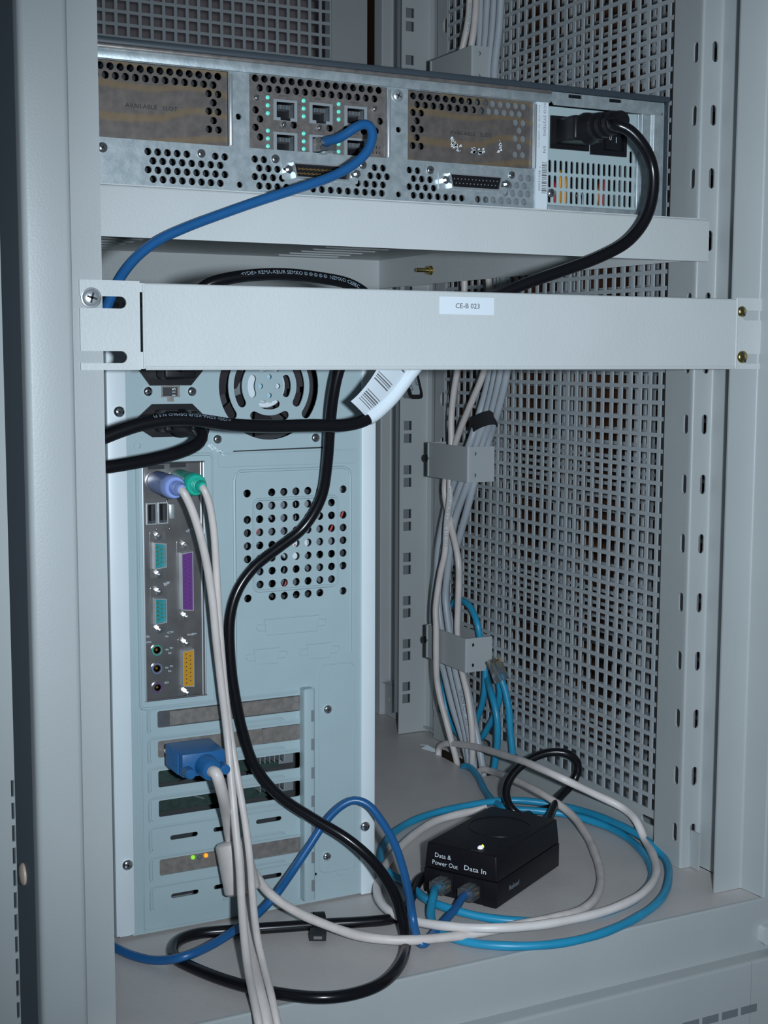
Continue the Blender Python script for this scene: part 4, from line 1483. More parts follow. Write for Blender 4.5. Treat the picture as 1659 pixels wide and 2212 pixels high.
o, pathA = cable('cord', [(ip.x + 1.4, RY - 46, ip.z + 1), (360.7, 14.0, 538.3), (368.3, 9.0, 535.8), (377.9, 5.0, 526.4), (387.1, 5.0, 513.0), (388.7, 5.0, 496.5), (384.3, 6.0, 478.2), (372.6, 8.0, 463.3), (351.8, 10.0, 452.1), (325.4, 14.0, 442.4), (303.0, 18.0, 434.8), (284.4, 22.0, 427.1),
        (255.7, 26.0, 409.5), (234.9, 28.0, 392.3), (220.4, 29.0, 376.1), (205.6, 29.0, 358.9), (188.8, 28.0, 346.7), (172.3, 27.0, 343.0), (151.8, 27.0, 343.4), (123.7, 26.0, 343.4), (96.2, 24.0, 344.9), (75.2, 22.0, 348.1), (58.3, 22.0, 348.9), (41.6, 22.0, 346.8), (28.4, 22.0, 343.1), (18.3, 22.0, 339.4), (-1.8, 22.0, 332.0)], 4.0, 'black_cord', pc, n=14)
L = 0.0
iA = min(range(len(pathA)), key=lambda i: (pathA[i] - Vector((96.2, 24.0, 344.9))).length)
sA = sum((pathA[i + 1] - pathA[i]).length for i in range(iA))
lt = text_on_tube(MB(), pathA, 4.0, '<VDE> KEMA-KEUR DEMKO N S FI', sA + 2, 3.1, -.75)
obj('lettering', lt, 'ink_pale', o)
# paper flag folded round the cord
i0 = min(range(len(pathA)), key=lambda i: (pathA[i] - Vector((229.1, 29.0, 385.2))).length)
i1 = min(range(len(pathA)), key=lambda i: (pathA[i] - Vector((189.5, 28.0, 347.3))).length)
sl_ = MB().tube(pathA[i0:i1 + 1], 4.45, 14)
flag = obj('paper_sleeve', sl_, 'paper_white', pc, smooth=80)
V, F = [], []
seg = pathA[i0:i1 + 1]
NN = len(seg)
for k, p in enumerate(seg):
    t = (seg[min(k + 1, NN - 1)] - seg[max(k - 1, 0)]).normalized()
    nrm = Vector((t.z, 0, -t.x))
    if nrm.z < 0: nrm = -nrm
    kk = k / NN
    nrm = (nrm * (1 - .75 * kk) + Vector((-.92, 0, .42)) * (.75 * kk)).normalized()
    nrm = (nrm * .95 + Vector((0, -.2, 0))).normalized()
    for j in range(6):
        V.append(p + nrm * (3.4 + j * (5.2 - 2.0 * kk)) + Vector((0, -1.5 - 3.0 * math.sin(j / 5 * 1.6) , 0)))
for k in range(NN - 1):
    for j in range(5):
        F.append((k * 6 + j, k * 6 + j + 1, (k + 1) * 6 + j + 1, (k + 1) * 6 + j))
off = len(V)
V2 = [v + Vector((0, .35, 0)) for v in V]
F2 = [tuple(i + off for i in f[::-1]) for f in F]
fo_ = obj('paper_flag', MB().add(V + V2, F + F2), 'paper_white', pc, smooth=80)
def flag_at(s_, j_):
    k = s_ * (NN - 1)
    i = min(int(k), NN - 2)
    f = k - i
    jj = min(int(j_), 4)
    g = j_ - jj
    p = V[i * 6 + jj].lerp(V[i * 6 + jj + 1], g)
    q = V[(i + 1) * 6 + jj].lerp(V[(i + 1) * 6 + jj + 1], g)
    return p.lerp(q, f) + Vector((-.1, -.35, .02))
for (sa, sb, cnt, j0, j1) in ((.76, .93, 6, .6, 4.4), (.52, .64, 4, .9, 4.6), (.20, .34, 4, .4, 3.4), (.02, .12, 3, .6, 4)):
    bc = MB()
    random.seed(cnt)
    for c in range(cnt):
        s0_ = sa + (sb - sa) * c / cnt
        ww = (sb - sa) / cnt * random.choice((.35, .6))
        for q in range(4):
            ja, jb = j0 + (j1 - j0) * q / 4, j0 + (j1 - j0) * (q + 1) / 4
            bc.add([flag_at(s0_, ja), flag_at(s0_, jb), flag_at(s0_ + ww, jb), flag_at(s0_ + ww, ja)], [(0, 1, 2, 3)])
    obj('barcode', bc, 'ink_grey', fo_, kind='stuff')

# tower power cord in the lower socket
tp = thing('power_cable', 'black power cord plugged into the lower socket of the tower', 'power cord', (81.2, 90.0, 338.6))
mb = MB().box(LS[0] - 11.4, LS[0] + 11.4, TY - 22, TY - .4, LS[1] - 7.0, LS[1] + 7.0, 2.0, 3)
pg = obj('plug', mb, 'black_plastic', tp)
mb = MB().lathe((LS[0] + 1, TY - 21, LS[1] - 1), (.12, -1, -.12), [(0, 9.4), (3, 8.4), (14, 6.4), (26, 5.6), (28, 4.6)], 16)
obj('strain_relief', mb, 'black_plastic', pg)
cable('cord', [(LS[0] + 3, TY - 44, LS[1] - 3.5), (86.8, 60.0, 342.6), (89.4, 54.0, 338.0), (85.6, 52.0, 332.8), (74.5, 50.0, 328.1), (57.8, 48.0, 324.6), (40.1, 46.0, 322.2), (25.8, 45.0, 320.5), (3.8, 45.0, 319.7)], 4.0, 'black_cord', tp, n=14)

# long cord in front of the tower down to the floor loop
lc_ = thing('power_cable', 'long black power cord running down the tower and looping on the cabinet floor', 'power cord', (123.1, 21.6, 0.0))
mb = MB().box(US[0] - 11, US[0] + 11, TY - 20, TY - .8, US[1] - 6.4, US[1] + 6.4, 2, 3)
obj('plug', mb, 'black_plastic', lc_)
o, pathD = cable('cord', [(US[0], TY - 19, US[1] + 1), (US[0] + 1, TY - 32, US[1] + 12), (82.4, 70.0, 407.9), (87.1, 66.0, 420.6), (94.8, 62.0, 428.7), (110.6, 60.0, 433.5), (140.6, 58.0, 436.6), (169.1, 58.0, 435.1), (192.8, 60.0, 431.1), (208.1, 64.0, 421.6), (206.7, 68.0, 405.2), (196.9, 72.0, 391.6), (191.1, 76.0, 376.5), (188.6, 80.0, 358.2), (189.0, 86.0, 336.6), (190.0, 92.0, 314.5), (188.2, 98.0, 290.6),
        (177.1, 103.0, 270.1), (159.2, 105.0, 257.0), (142.1, 106.0, 244.8), (130.6, 106.5, 230.1), (125.3, 106.8, 213.3), (124.9, 106.5, 185.0), (127.8, 106.0, 159.5), (132.8, 105.0, 133.6), (140.6, 103.0, 109.1), (156.0, 98.0, 87.9), (179.4, 90.0, 69.9), (199.2, 80.0, 56.2), (211.8, 66.0, 43.0), (216.9, 48.0, 29.4), (216.5, 33.0, 18.1), (213.3, 20.3, 5.0), (189.7, -14.5, 4.2), (166.4, -31.8, 4.2), (144.3, -35.6, 4.6),
        (127.8, -31.7, 5.0), (108.0, -14.7, 4.6), (88.7, 12.6, 4.2), (74.9, 41.3, 4.2), (69.3, 60.7, 4.2), (71.2, 73.8, 4.2), (79.3, 85.8, 4.2), (93.8, 90.9, 4.2), (116.3, 85.6, 4.2), (146.0, 76.7, 4.2), (176.1, 67.8, 4.2), (203.0, 58.7, 4.2), (222.4, 55.2, 4.2), (238.6, 66.9, 4.2), (252.0, 84.4, 4.6), iw(10, IW + 9, 6), iw(22, IW + 3, 8), iw(28, IW - 1, 8)], 3.75, 'black_cord', lc_, n=14)
i0 = min(range(len(pathD)), key=lambda i: (pathD[i] - Vector((116.3, 59.0, 434.8))).length)
s0_ = sum((pathD[i + 1] - pathD[i]).length for i in range(i0))
lt = text_on_tube(MB(), pathD, 3.75, '<VDE> KEMA-KEUR SEMKO \u00a9 \u00a9 \u00a9 \u00a9 \u00a9  NEMKO CEBEC', s0_, 3.3, .25)
obj('lettering', lt, 'ink_pale', o)
# buckle tie on the floor run
tie = thing('cable_tie', 'black buckled cable tie around the cord on the floor', 'cable tie', (173.3, 76.8, 0.0))
tc_ = Vector((173.3, 69.2, 4.2))
ring = [tc_ + Vector((4.2 * .35 * math.cos(t), 6.0 * math.cos(t), 6.2 * math.sin(t) + 1.2)) for t in [2 * math.pi * k / 24 for k in range(25)]]
mb = MB()
for q in range(24):
    a, b = ring[q], ring[q + 1]
    wv = Vector((3.4, -1.2, 0))
    mb.add([a - wv, a + wv, b + wv, b - wv], [(0, 1, 2, 3)])
    c_o = (a - tc_).normalized() * .9
    d_o = (b - tc_).normalized() * .9
    mb.add([a - wv + c_o, a + wv + c_o, b + wv + d_o, b - wv + d_o], [(3, 2, 1, 0)])
obj('band', mb, 'black_plastic', tie)
bx_ = Vector((158.6, 56.0, 3.0))
mb = MB()
dv = Vector((-.45, -.89, 0))
wv = Vector((.89, -.45, 0))
q0 = tc_ + dv * 4 + Vector((0, 0, 3))
for h0, h1, w0, x0_, x1_ in ((-1, .8, 4.0, 0, 12), (-2.6, 1.8, 5.4, 9, 20)):
    vs = [q0 + dv * x + wv * y + Vector((0, 0, z - (2.0 if x > 8 else 0))) for x in (x0_, x1_) for y in (-w0, w0) for z in (h0, h1)]
    mb.add(vs, [(0, 1, 3, 2), (4, 6, 7, 5), (0, 4, 5, 1), (2, 3, 7, 6), (0, 2, 6, 4), (1, 5, 7, 3)])
obj('buckle', mb, 'black_plastic', tie)
vs = [q0 + dv * 20.1 + wv * y + Vector((0, 0, z - 2.0)) for y, z in ((-2.8, -1.4), (2.8, -1.4), (2.8, .6), (-2.8, .6))]
obj('buckle_slot', MB().add(vs + [v - dv * .4 for v in vs], [(0, 1, 2, 3), (7, 6, 5, 4), (0, 4, 5, 1), (2, 6, 7, 3)]), 'ink_grey', tie)

# blue network cable from the chassis to the lower left
bn = thing('network_cable', 'blue network cable looping out of a chassis jack down to the left', 'network cable', (177.9, 70.0, 517.4))
jp = Vector((RX[1], RY + 7, RZZ[1] - .3))
e = clear_plug(bn, jp, (0, -1, 0), (0, 0, -1), 17)
cable('cord', [e + Vector((0, 2, .5)), (172.4, 58.0, 520.1), (176.1, 48.0, 519.6), (180.9, 42.0, 523.1), (186.9, 36.0, 528.0), (191.1, 31.0, 527.9), (192.4, 29.0, 521.6), (188.4, 28.0, 511.4), (179.0, 28.0, 502.5), (163.4, 28.0, 494.1), (140.4, 28.0, 485.6), (116.5, 28.0, 477.3), (93.1, 28.0, 468.6), (69.9, 27.0, 459.5), (52.7, 26.0, 451.3), (39.6, 24.0, 441.6), (29.4, 20.0, 430.7), (21.5, 14.0, 418.7), (16.0, 12.0, 405.7), (11.7, 14.0, 387.8)], 3.0, 'blue_cord', bn, n=12)

# dark blue cable from the injector up over the coil and across the floor to the left
db = thing('network_cable', 'dark blue network cable from the injector, arching up beside the tower', 'network cable', (256.2, 44.3, 0.0))
e = clear_plug(db, iw(4.5, JY[1], 10.4), iw(-1, 0, 0) - iw(0, 0, 0), (0, 0, 1), 17)
cable('cord', [e + (iw(1, 0, 0) - iw(0, 0, 0)) * 5, e + (iw(-1, 0, 0) - iw(0, 0, 0)) * 2, (264.8, 43.5, 8.0), (246.4, 30.2, 5.5), (226.5, 13.3, 4.5), (218.8, 7.4, 4.5), (218.6, 13.4, 6.0), (214.3, 12.0, 21.5), (222.9, 34.0, 29.4), (229.1, 56.0, 40.8), (229.9, 70.0, 52.5), (226.9, 82.0, 63.5), (221.1, 92.0, 73.7), (212.7, 97.0, 77.1), (202.9, 99.0, 73.0), (191.7, 98.0, 64.9), (178.5, 96.0, 50.1), (162.8, 92.0, 34.2), (145.8, 84.0, 22.0), (134.3, 90.7, 8.0), (113.5, 69.5, 11.5), (92.7, 56.5, 10.5), (71.6, 49.3, 9.5), (57.8, 63.1, 4.0), (47.3, 78.5, 3.0), (41.0, 93.4, 3.0), (32.5, 123.7, 3.0)], 2.9, 'blue_cord', db, n=12)

# light blue coil
G = thing('network_cable', 'light blue network cable coiled twice around the injector', 'network cable', (305.0, -19.1, 0.0))
dirx = iw(-1, 0, 0) - iw(0, 0, 0)
e = clear_plug(G, iw(4.5, JY[0], 10.4), dirx, (0, 0, 1), 17)
cable('cord', [e - dirx * 5, e + dirx * 2, (259.4, 64.7, 12.0), (250.2, 52.6, 8.0), (244.1, 41.4, 5.0), (240.9, 27.9, 3.2), (243.9, 11.3, 3.2), (254.9, -4.3, 3.0), (275.0, -18.3, 3.0), (299.8, -26.7, 3.0), (330.7, -27.3, 3.0), (371.2, -16.5, 3.0), (407.4, 2.1, 3.0), (438.1, 31.0, 3.0),
        (462.8, 66.7, 3.0), (466.5, 92.3, 7.8), (466.5, 122.4, 10.1), (466.5, 163.5, 8.0), (459.8, 196.3, 6.0), (437.8, 217.0, 8.0), (421.0, 228.1, 8.0), (387.3, 236.3, 6.0), (348.6, 235.2, 4.0), (312.5, 219.0, 3.0), (283.0, 190.0, 3.0), (269.5, 168.1, 3.0), (260.4, 142.2, 3.0), (261.1, 105.0, 4.0), (256.8, 68.6, 6.0), (264.5, 45.5, 6.0), (276.3, 33.4, 4.0), (291.7, 20.4, 3.0), (314.9, 7.1, 3.0), (353.1, 1.4, 3.0),
        (386.5, 8.7, 3.0), (418.5, 28.6, 3.0), (440.5, 53.8, 3.0), (458.4, 91.4, 3.0), (466.5, 128.3, 3.2), (462.6, 157.9, 4.0), (448.9, 180.2, 6.0), (428.6, 194.2, 8.0), (410.6, 209.9, 8.0), (412.7, 234.8, 6.0), (424.7, 270.2, 4.0), (441.6, 312.3, 4.0), (447.4, 338.1, 5.0), (446.4, 344.0, 4.0), (452.0, 357.8, -5.0)], 3.0, 'cyan_cord', G, n=12)

# white coil cables
W1 = thing('network_cable', 'white network cable from the tower across the floor into the inner coil', 'network cable', (268.7, 15.7, 0.0))
cable('cord', [(136.9, 108.0, 38.7), (138.7, 98.0, 34.6), (140.7, 88.0, 28.9), (146.7, 78.0, 22.4), (156.7, 66.0, 16.2), (168.0, 50.0, 12.4), (184.0, 30.2, 9.0), (204.7, 14.3, 8.0), (231.9, 7.4, 7.0), (257.5, 3.0, 7.0), (283.3, -1.7, 9.0), (312.3, -2.4, 9.0), (336.9, 3.2, 7.0), (358.8, 16.0, 5.0), (380.4, 36.8, 4.0), (399.8, 62.7, 4.0), (416.0, 91.9, 6.0), (431.7, 127.2, 9.0), (438.2, 158.3, 15.0),
        (433.2, 186.3, 22.0), (437.5, 239.7, 20.0), (456.7, 311.9, 6.0), (454.7, 326.7, 4.0), (454.0, 330.4, -0.5), (456.0, 331.9, -10.0)], 3.15, 'white_cord_dirty', W1, n=12)
W2 = thing('network_cable', 'white network cable forming the big outer loop over the light blue coil', 'network cable', (362.7, 9.3, 0.0))
cable('cord', [(398.6, 223.9, 6.0), (389.6, 226.9, 4.0), (369.1, 225.0, 4.0), (345.2, 218.6, 4.0), (307.0, 191.6, 4.0), (273.5, 157.9, 5.0), (242.4, 116.0, 9.0), (227.1, 89.2, 9.0), (221.4, 65.1, 8.0), (224.8, 44.7, 8.0), (235.9, 20.9, 10.0), (261.1, -2.7, 12.0), (291.7, -11.2, 11.0), (327.7, -10.0, 9.0), (359.7, -5.5, 8.0), (394.7, 6.8, 8.0), (427.4, 32.1, 8.0), (449.7, 63.6, 8.0), (466.5, 97.0, 8.5), (466.5, 107.0, 19.4), (466.5, 126.0, 25.1),
        (447.1, 140.4, 36.0), (421.2, 145.7, 50.0), (416.5, 186.0, 52.0), (426.1, 237.2, 44.0), (442.0, 314.2, 30.0), (447.9, 362.6, 20.0), (448.5, 385.9, 14.0), (450.0, 399.5, 5.7), (450.0, 400.2, -5.1), (451.0, 400.9, -17.0)], 3.15, 'white_cord', W2, n=12)

# black low-voltage loop behind the injector
BL = thing('power_cable', 'black cord standing in an upright loop behind the injector', 'power cord', iw(IL, 30, 0))
cable('cord', [iw(IL - 2, 20, 12), iw(IL + 8, 20, 12), (439.2, 178.0, 20.4), (461.0, 187.8, 29.6), (466.0, 187.3, 43.1), (457.8, 188.0, 54.0), (445.9, 196.0, 55.8), (429.2, 202.0, 50.8), (413.2, 204.0, 40.5), (403.6, 202.0, 27.7), (401.8, 196.0, 17.8), (407.2, 188.0, 9.5), (435.3, 203.0, 4.0), (456.2, 206.2, 4.0)], 3.4, 'black_cord', BL, n=14)

# keyboard, mouse and screen leads
def round_plug(parent, p, tip, r, mA, mB):
    """mini plug: thick body out of the port, collar, sleeve; axis from p to tip"""
    p, tip = Vector(p), Vector(tip)
    d = (tip - p)
    L_ = d.length
    o = obj('plug', MB().lathe(p, d, [(0, r * .86), (L_ * .06, r), (L_ * .55, r), (L_ * .56, r * .8)], 22), mA, parent, smooth=45)
    obj('collar', MB().lathe(p + d * .54, d, [(0, r), (L_ * .02, r * 1.06), (L_ * .18, r * 1.02), (L_ * .21, r * .9), (L_ * .21, r * .3)], 22), mB, o, smooth=45)
    obj('sleeve', MB().lathe(p + d * .74, d, [(0, r * .55), (L_ * .08, r * .58), (L_ * .2, r * .56), (L_ * .26, r * .4)], 18), mB, o, smooth=45)
    for k in range(3):
        obj('sleeve_ring', MB().lathe(p + d * (.77 + .055 * k), d, [(0, r * .58), (L_ * .012, r * .66), (L_ * .024, r * .58)], 16), mA, o, smooth=45)
    return tip
kb = thing('keyboard_cable', 'beige keyboard lead hanging from the purple plug on the tower', 'cable', (80.4, 100.0, 305.5))
t = round_plug(kb, (ps2[0][0], TY, ps2[0][1]), (79.1, 66.0, 303.2), 7.2, 'plug_purple', 'plug_purple_light')
cable('cord', [t + (Vector((ps2[0][0], TY, ps2[0][1])) - t) * .1, t, (83.5, 66.0, 295.2), (90.0, 68.0, 278.7), (96.4, 72.0, 257.2), (102.0, 77.0, 232.3), (106.3, 82.0, 203.8), (111.0, 86.0, 171.9), (115.3, 88.0, 140.0), (114.9, 80.0, 110.9), (113.7, 70.0, 82.8), (111.8, 58.0, 59.1), (107.0, 42.0, 40.9), (101.0, 22.0, 25.4), (95.0, 0.0, 14.6), (89.1, -24.0, 8.6), (86.9, -36.0, 1.5), (87.5, -44.0, -19.0)], 2.7, 'beige_cord', kb, n=10)
ms = thing('mouse_cable', 'beige mouse lead hanging from the green plug on the tower', 'cable', (95.9, 100.0, 304.3))
t = round_plug(ms, (ps2[1][0], TY, ps2[1][1]), (94.1, 70.0, 304.0), 7.0, 'plug_green', 'plug_green')
cable('cord', [t + (Vector((ps2[1][0], TY, ps2[1][1])) - t) * .1, t, (97.7, 70.0, 295.6), (102.3, 74.0, 277.3), (105.1, 78.0, 255.9), (107.8, 82.0, 228.0), (110.8, 85.0, 196.8), (114.5, 88.0, 164.9), (118.4, 88.0, 133.3), (120.0, 80.0, 107.1), (120.0, 68.0, 82.5), (118.0, 55.0, 62.2), (113.8, 40.0, 43.5), (108.5, 20.0, 27.7), (105.3, 0.0, 15.4), (100.8, -22.0, 8.1), (99.3, -34.0, -2.2), (100.0, -44.0, -21.9)], 2.4, 'beige_cord', ms, n=10)
vg = thing('video_cable', 'thick beige video cable with a blue screw plug and a ferrite bead', 'cable', (93.2, 90.0, 111.1))
vp = (89.0, 120.7)
mb = MB()
bm = bmesh.new()
bmesh.ops.create_cube(bm, size=1)
x0, x1, zc = 77.1, 108.6, SLZ[1] - 1.0
for v in bm.verts:
    y = TY - 9 if v.co.y > 0 else TY - 41
    k = 1.0 if v.co.y > 0 else .93
    xm = (x0 + x1) / 2
    v.co = Vector((xm + v.co.x * (x1 - x0) * k, y, zc + v.co.z * 15.5))
bmesh.ops.bevel(bm, geom=list(bm.edges), offset=1.5, segments=2, profile=.5, affect='EDGES')
mb.bm(bm)
hood = obj('plug_hood', mb, 'video_blue', vg)
xm = (x0 + x1) / 2
obj('plug_shell', MB().box(xm - 12, xm + 12, TY - 10, TY + 1, zc - 5, zc + 5, 1), 'bright_steel', vg)
for s_ in (-1, 1):
    obj('thumb_screw', MB().lathe((xm + s_ * 11.6, TY - 40, zc - 3.2), (0, -1, 0), [(0, 3.5), (9, 3.3), (9.4, 2.8)], 16), 'video_blue', hood)
    obj('screw_tip', MB().lathe((xm + s_ * 12.6, TY - 9, zc), (0, 1, 0), [(0, 1.6), (8, 1.4)], 8), 'bright_steel', hood)
for k in range(9):
    yy = TY - 14 - k * 2.6
    obj('grip_rib', MB().box(x0 - .1, x0 + .9, yy - .5, yy + .5, zc - 6.6, zc + 7.2), 'video_blue', hood)
vt = Vector((xm + 1, TY - 40, zc - 1))
obj('sleeve', MB().lathe(vt, (.12, -1, -.15), [(0, 7.4), (9, 7.0), (10, 6.4)], 20), 'video_blue', hood)
fa, fb = Vector((119.7, 94.0, 63.3)), Vector((124.5, 84.0, 29.6))
cable('cord', [vt + Vector((0, 2, 0)), vt + Vector((1.6, -11, -2.2)), (95.6, 56.0, 123.8), (101.3, 60.0, 108.6), (111.7, 80.0, 86.3), fa, (fa + fb) / 2, fb, (118.8, 66.0, 25.4), (110.5, 40.0, 18.1), (101.3, 6.0, 12.3), (95.3, -18.0, 7.5), (93.0, -33.0, -1.2), (93.5, -42.0, -21.3)], 3.9, 'beige_cord', vg, n=12)
d = fb - fa
obj('ferrite_bead', MB().lathe(fa, d, [(0, 6), (.6, 9.6), (2.0, 11.2), (d.length - 2, 12.4), (d.length - .6, 11), (d.length, 6)], 24), 'beige_cord', vg, smooth=40)

# ------------------------------------------------------------------ the bundle on the side wall
def wallcable(pts, r, material, name, label, cat, group=None):
    path = spline(pts)
    return obj(name, MB().tube(path, r, 10), material, None, smooth=80, label=label, cat=cat, group=group), path
GL_ = ['leftmost of the four grey data cables under the black strap', 'second from the left of the four grey data cables under the black strap',
       'third from the left of the four grey data cables under the strap, printed in black', 'rightmost of the four grey data cables under the black strap']
gg = 'grey data cables in the wall bundle'
GR = [
 [(466.0, 337.2, 715.0), (465.0, 339.3, 675.7), (462.0, 339.8, 635.5), (462.0, 327.6, 517.0), (462.0, 322.0, 414.6), (461.0, 329.0, 373.2), (460.0, 342.8, 339.4), (451.1, 347.0, 307.5), (450.0, 375.2, 266.9), (457.0, 404.7, 233.7), (458.0, 418.7, 197.3), (458.0, 420.3, 178.8), (458.0, 427.3, 145.6), (458.0, 427.9, 124.3), (457.0, 416.4, 101.5), (455.0, 400.5, 84.1), (455.0, 381.8, 50.7), (456.0, 363.5, 23.7), (457.0, 354.3, 1.6), (458.0, 352.1, -20.5)],
 [(464.0, 345.7, 716.7), (463.0, 347.1, 677.0), (460.0, 345.3, 636.3), (460.0, 322.7, 516.5), (461.0, 312.5, 414.4), (460.0, 318.5, 373.3), (461.0, 335.4, 335.4), (458.0, 347.0, 307.4), (452.0, 364.8, 267.6), (456.0, 395.6, 222.7), (457.0, 406.8, 196.1), (457.0, 412.8, 166.3), (457.0, 414.3, 147.8), (457.0, 410.3, 127.4), (456.0, 399.0, 104.9), (454.0, 386.1, 87.2), (454.0, 367.7, 54.1), (455.0, 354.9, 26.0), (456.0, 350.9, 2.6), (457.0, 348.7, -19.4)],
 [(462.0, 354.4, 718.4), (461.0, 353.5, 678.1), (459.0, 350.8, 637.2), (459.0, 321.1, 516.3), (460.0, 302.3, 414.2), (459.0, 308.2, 373.5), (462.0, 328.1, 335.6), (464.4, 347.0, 307.2), (455.0, 358.0, 268.1), (455.0, 381.5, 230.0), (456.0, 391.6, 200.8), (456.0, 396.6, 177.7), (456.0, 399.8, 154.7), (456.0, 394.0, 130.3), (455.0, 384.6, 107.7), (453.0, 373.6, 88.0), (453.0, 359.0, 59.3), (454.0, 346.3, 28.3), (455.0, 341.6, 5.3), (456.0, 340.2, -16.8)],
 [(467.0, 327.9, 713.0), (467.0, 331.6, 674.4), (464.0, 333.6, 634.7), (464.0, 325.3, 516.9), (463.0, 297.9, 414.2), (462.0, 302.2, 373.5), (464.0, 321.0, 335.9), (470.4, 347.0, 307.1), (460.0, 354.6, 268.2), (459.0, 367.6, 237.5), (462.0, 394.9, 195.6), (462.0, 405.4, 180.6), (460.0, 405.1, 153.6), (460.0, 395.5, 127.9), (459.0, 377.2, 99.7), (457.0, 357.5, 72.6), (457.0, 344.9, 44.3), (458.0, 335.0, 17.8), (459.0, 331.3, 3.1), (460.0, 330.9, -14.8)],
]
GP_ = []
for pts in GR:
    o, path = wallcable(pts, 3.5, 'grey_cord', 'data_cable', GL_[len(GP_)], 'data cable', gg)
    GP_.append(path)
wa = [(455.0, 362.1, 719.3), (453.0, 361.3, 686.9), (450.0, 365.5, 663.2), (449.0, 375.9, 640.6), (449.0, 361.0, 519.4), (449.0, 357.0, 440.2), (449.0, 362.9, 398.3), (449.0, 368.4, 372.8), (449.0, 374.9, 351.3), (449.0, 378.9, 327.5), (449.0, 378.5, 304.5), (448.0, 378.7, 270.6), (448.0, 378.5, 255.7), (446.0, 380.7, 230.6), (445.0, 382.0, 200.1), (443.0, 386.2, 182.3), (441.0, 387.7, 165.8), (439.2, 388.7, 147.4), (438.6, 386.5, 130.4), (438.6, 385.9, 95.5), (440.0, 386.3, 76.8), (442.0, 382.4, 58.4), (444.0, 375.7, 41.2), (447.0, 370.8, 23.0), (452.0, 366.7, -1.5), (455.0, 367.9, -24.6)]
o, wpath = wallcable(wa, 3.1, 'beige_cord', 'data_cable', 'white data cable with blue print, passing in front of the lower cable bracket', 'data cable')
i0 = min(range(len(wpath)), key=lambda i: (wpath[i] - Vector((448.0, 378.6, 264.5))).length)
s0_ = sum((wpath[i + 1] - wpath[i]).length for i in range(i0))
obj('lettering', text_on_tube(MB(), wpath, 3.1, 'GIGAFLEX  PS  E 2002  4 PR  UTP', s0_, 3.6, 0.0, 1.1), 'ink_blue', o)
i0 = min(range(len(wpath)), key=lambda i: (wpath[i] - Vector((453.0, 359.9, 698.6))).length)
s0_ = sum((wpath[i + 1] - wpath[i]).length for i in range(i0))
obj('lettering', text_on_tube(MB(), wpath, 3.1, 'GIGAFLEX PS E', s0_, 3.4, 0.2, 1.1), 'ink_blue', o)
wb_ = [(457.0, 354.0, 717.8), (455.0, 353.2, 685.4), (452.0, 354.1, 661.2), (451.0, 360.2, 638.0), (451.0, 331.6, 516.9), (451.0, 313.4, 414.3), (451.0, 323.7, 373.3), (451.0, 343.5, 346.6), (451.0, 364.1, 319.9), (451.0, 374.1, 304.7), (450.0, 391.1, 269.5), (450.0, 391.7, 254.4), (450.0, 382.5, 232.8), (450.0, 374.3, 216.6), (450.0, 367.0, 201.7), (450.0, 364.2, 190.6), (451.0, 365.6, 172.4), (452.0, 368.6, 146.6), (453.0, 370.8, 123.5), (452.0, 364.3, 103.0), (450.0, 355.3, 89.4), (450.0, 345.5, 71.6), (450.0, 338.2, 49.4), (451.0, 337.0, 31.0), (454.0, 342.4, 4.7), (456.0, 345.3, -18.3)]
wallcable(wb_, 3.1, 'beige_cord', 'data_cable', 'white data cable passing inside the lower cable bracket', 'data cable')
gp2 = GP_[2]
i0 = min(range(len(gp2)), key=lambda i: (gp2[i] - Vector((453.0, 366.3, 71.2))).length)
s0_ = sum((gp2[i + 1] - gp2[i]).length for i in range(i0))
lt = text_on_tube(MB(), gp2, 3.5, 'NORDX CDT 10000', s0_, 4.0, 0.1, 1.0)
gobj = [o for o in bpy.data.objects if o.name.startswith('data_cable') and o.get('group') == gg][2]
obj('lettering', lt, 'ink_dark', gobj)

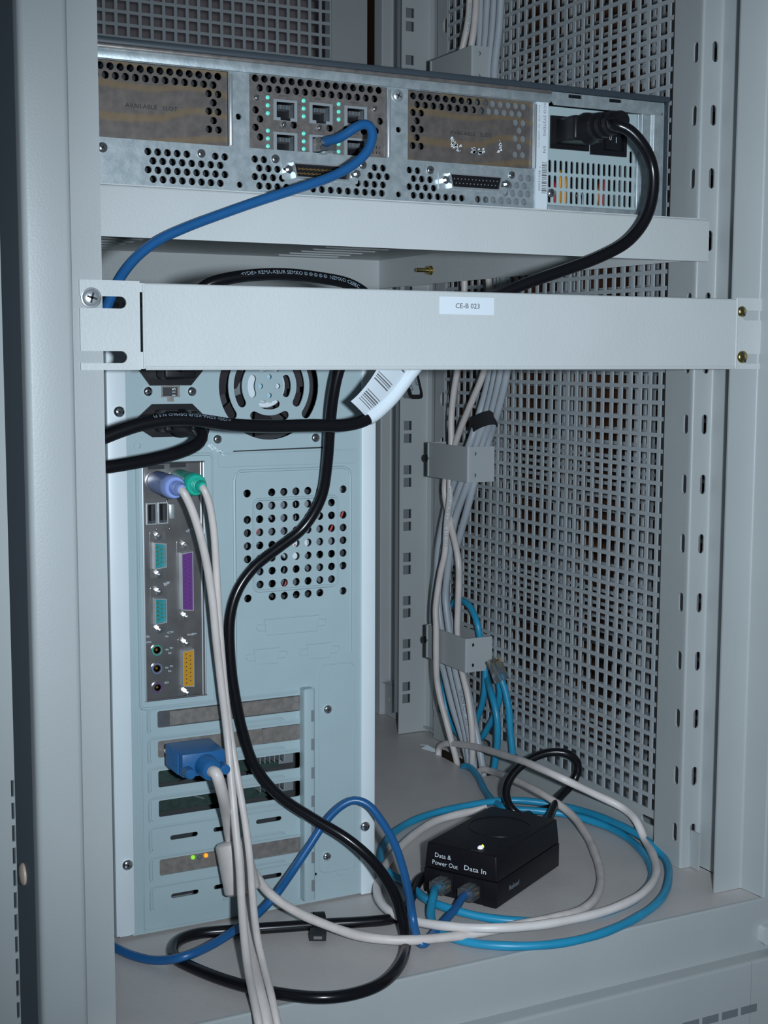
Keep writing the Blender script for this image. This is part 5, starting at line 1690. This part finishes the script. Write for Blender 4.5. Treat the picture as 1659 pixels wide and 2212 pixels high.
wallcable([(465.0, 404.6, 145.1), (464.0, 393.1, 151.1), (463.0, 376.4, 154.3), (462.0, 358.1, 148.0), (461.1, 347.0, 136.3), (464.8, 346.0, 114.1), (469.1, 345.0, 89.6), (456.0, 312.3, 78.3), (455.0, 301.4, 61.4), (456.0, 301.0, 44.2), (458.0, 305.5, 26.7), (460.0, 313.9, 4.1)], 3.1, 'cyan_cord', 'network_cable', 'light blue cable arching behind the lower cable bracket and down to the floor', 'network cable')
wallcable([(462.0, 309.5, 89.9), (464.0, 310.8, 77.7), (465.0, 320.1, 58.1), (466.0, 333.7, 41.5), (466.0, 347.7, 26.5), (466.0, 367.4, 19.7), (466.0, 389.6, 21.0), (466.0, 406.2, 28.6), (465.0, 413.9, 45.5), (464.0, 416.2, 66.1), (464.0, 417.4, 82.1)], 3.0, 'cyan_cord', 'network_cable', 'light blue cable curling low behind the grey data cables', 'network cable')
wallcable([(466.0, 340.8, 97.4), (466.0, 340.5, 79.8), (467.0, 346.8, 60.6), (467.0, 356.6, 42.6), (467.0, 363.3, 31.9)], 3.0, 'cyan_cord', 'network_cable', 'short light blue cable piece hanging straight below the lower bracket', 'network cable')
lp_ = thing('network_cable', 'light blue network cable with a loose clear plug beside the lower bracket', 'network cable', (458.0, 297.5, 94.2))
pa, pb = Vector((455.0, 308.2, 112.0)), Vector((459.0, 299.9, 93.6))
e = clear_plug(lp_, pa, pb - pa, (-1, -.3, 0), 21)
cable('cord', [e - (pb - pa).normalized() * 6, e + (pb - pa).normalized() * 1, (461.0, 297.3, 85.3), (463.0, 293.8, 68.7), (464.0, 292.6, 49.6), (465.0, 290.6, 34.0), (466.0, 290.3, 21.9)], 3.1, 'cyan_cord', lp_, n=12)

# hook-and-loop strap round the grey bundle
cs = []
for pth in GP_:
    z_ = 323.5
    best = min(pth, key=lambda q: (q - Vector((459.0, 336.0, 328.7))).length)
    cs.append(best)
cen = sum(cs, Vector()) / 4 + Vector((-2, 2.5, -3))
strap = MB()
NS = 28
ring = []
dmain = Vector((0, .35, .93)).normalized()
e1 = Vector((1, 0, 0))
e2 = dmain.cross(e1).normalized()
V, F = [], []
for k in range(NS):
    t = 2 * math.pi * k / NS
    rad = e1 * (8.5 * math.cos(t)) + e2 * (15.5 * math.sin(t))
    for hh, ex in ((-6.5, 0), (6.5, 0), (6.5, 1.6), (-6.5, 1.6)):
        V.append(cen + rad * (1 + ex / 12) + dmain * hh)
for k in range(NS):
    k2 = (k + 1) % NS
    for j in range(4):
        F.append((k * 4 + j, k * 4 + (j + 1) % 4, k2 * 4 + (j + 1) % 4, k2 * 4 + j))
strap.add(V, F)
ss = obj('hook_and_loop_strap', strap, 'black_fabric', None, smooth=50, label='fuzzy black hook-and-loop strap around the grey cables', cat='strap')
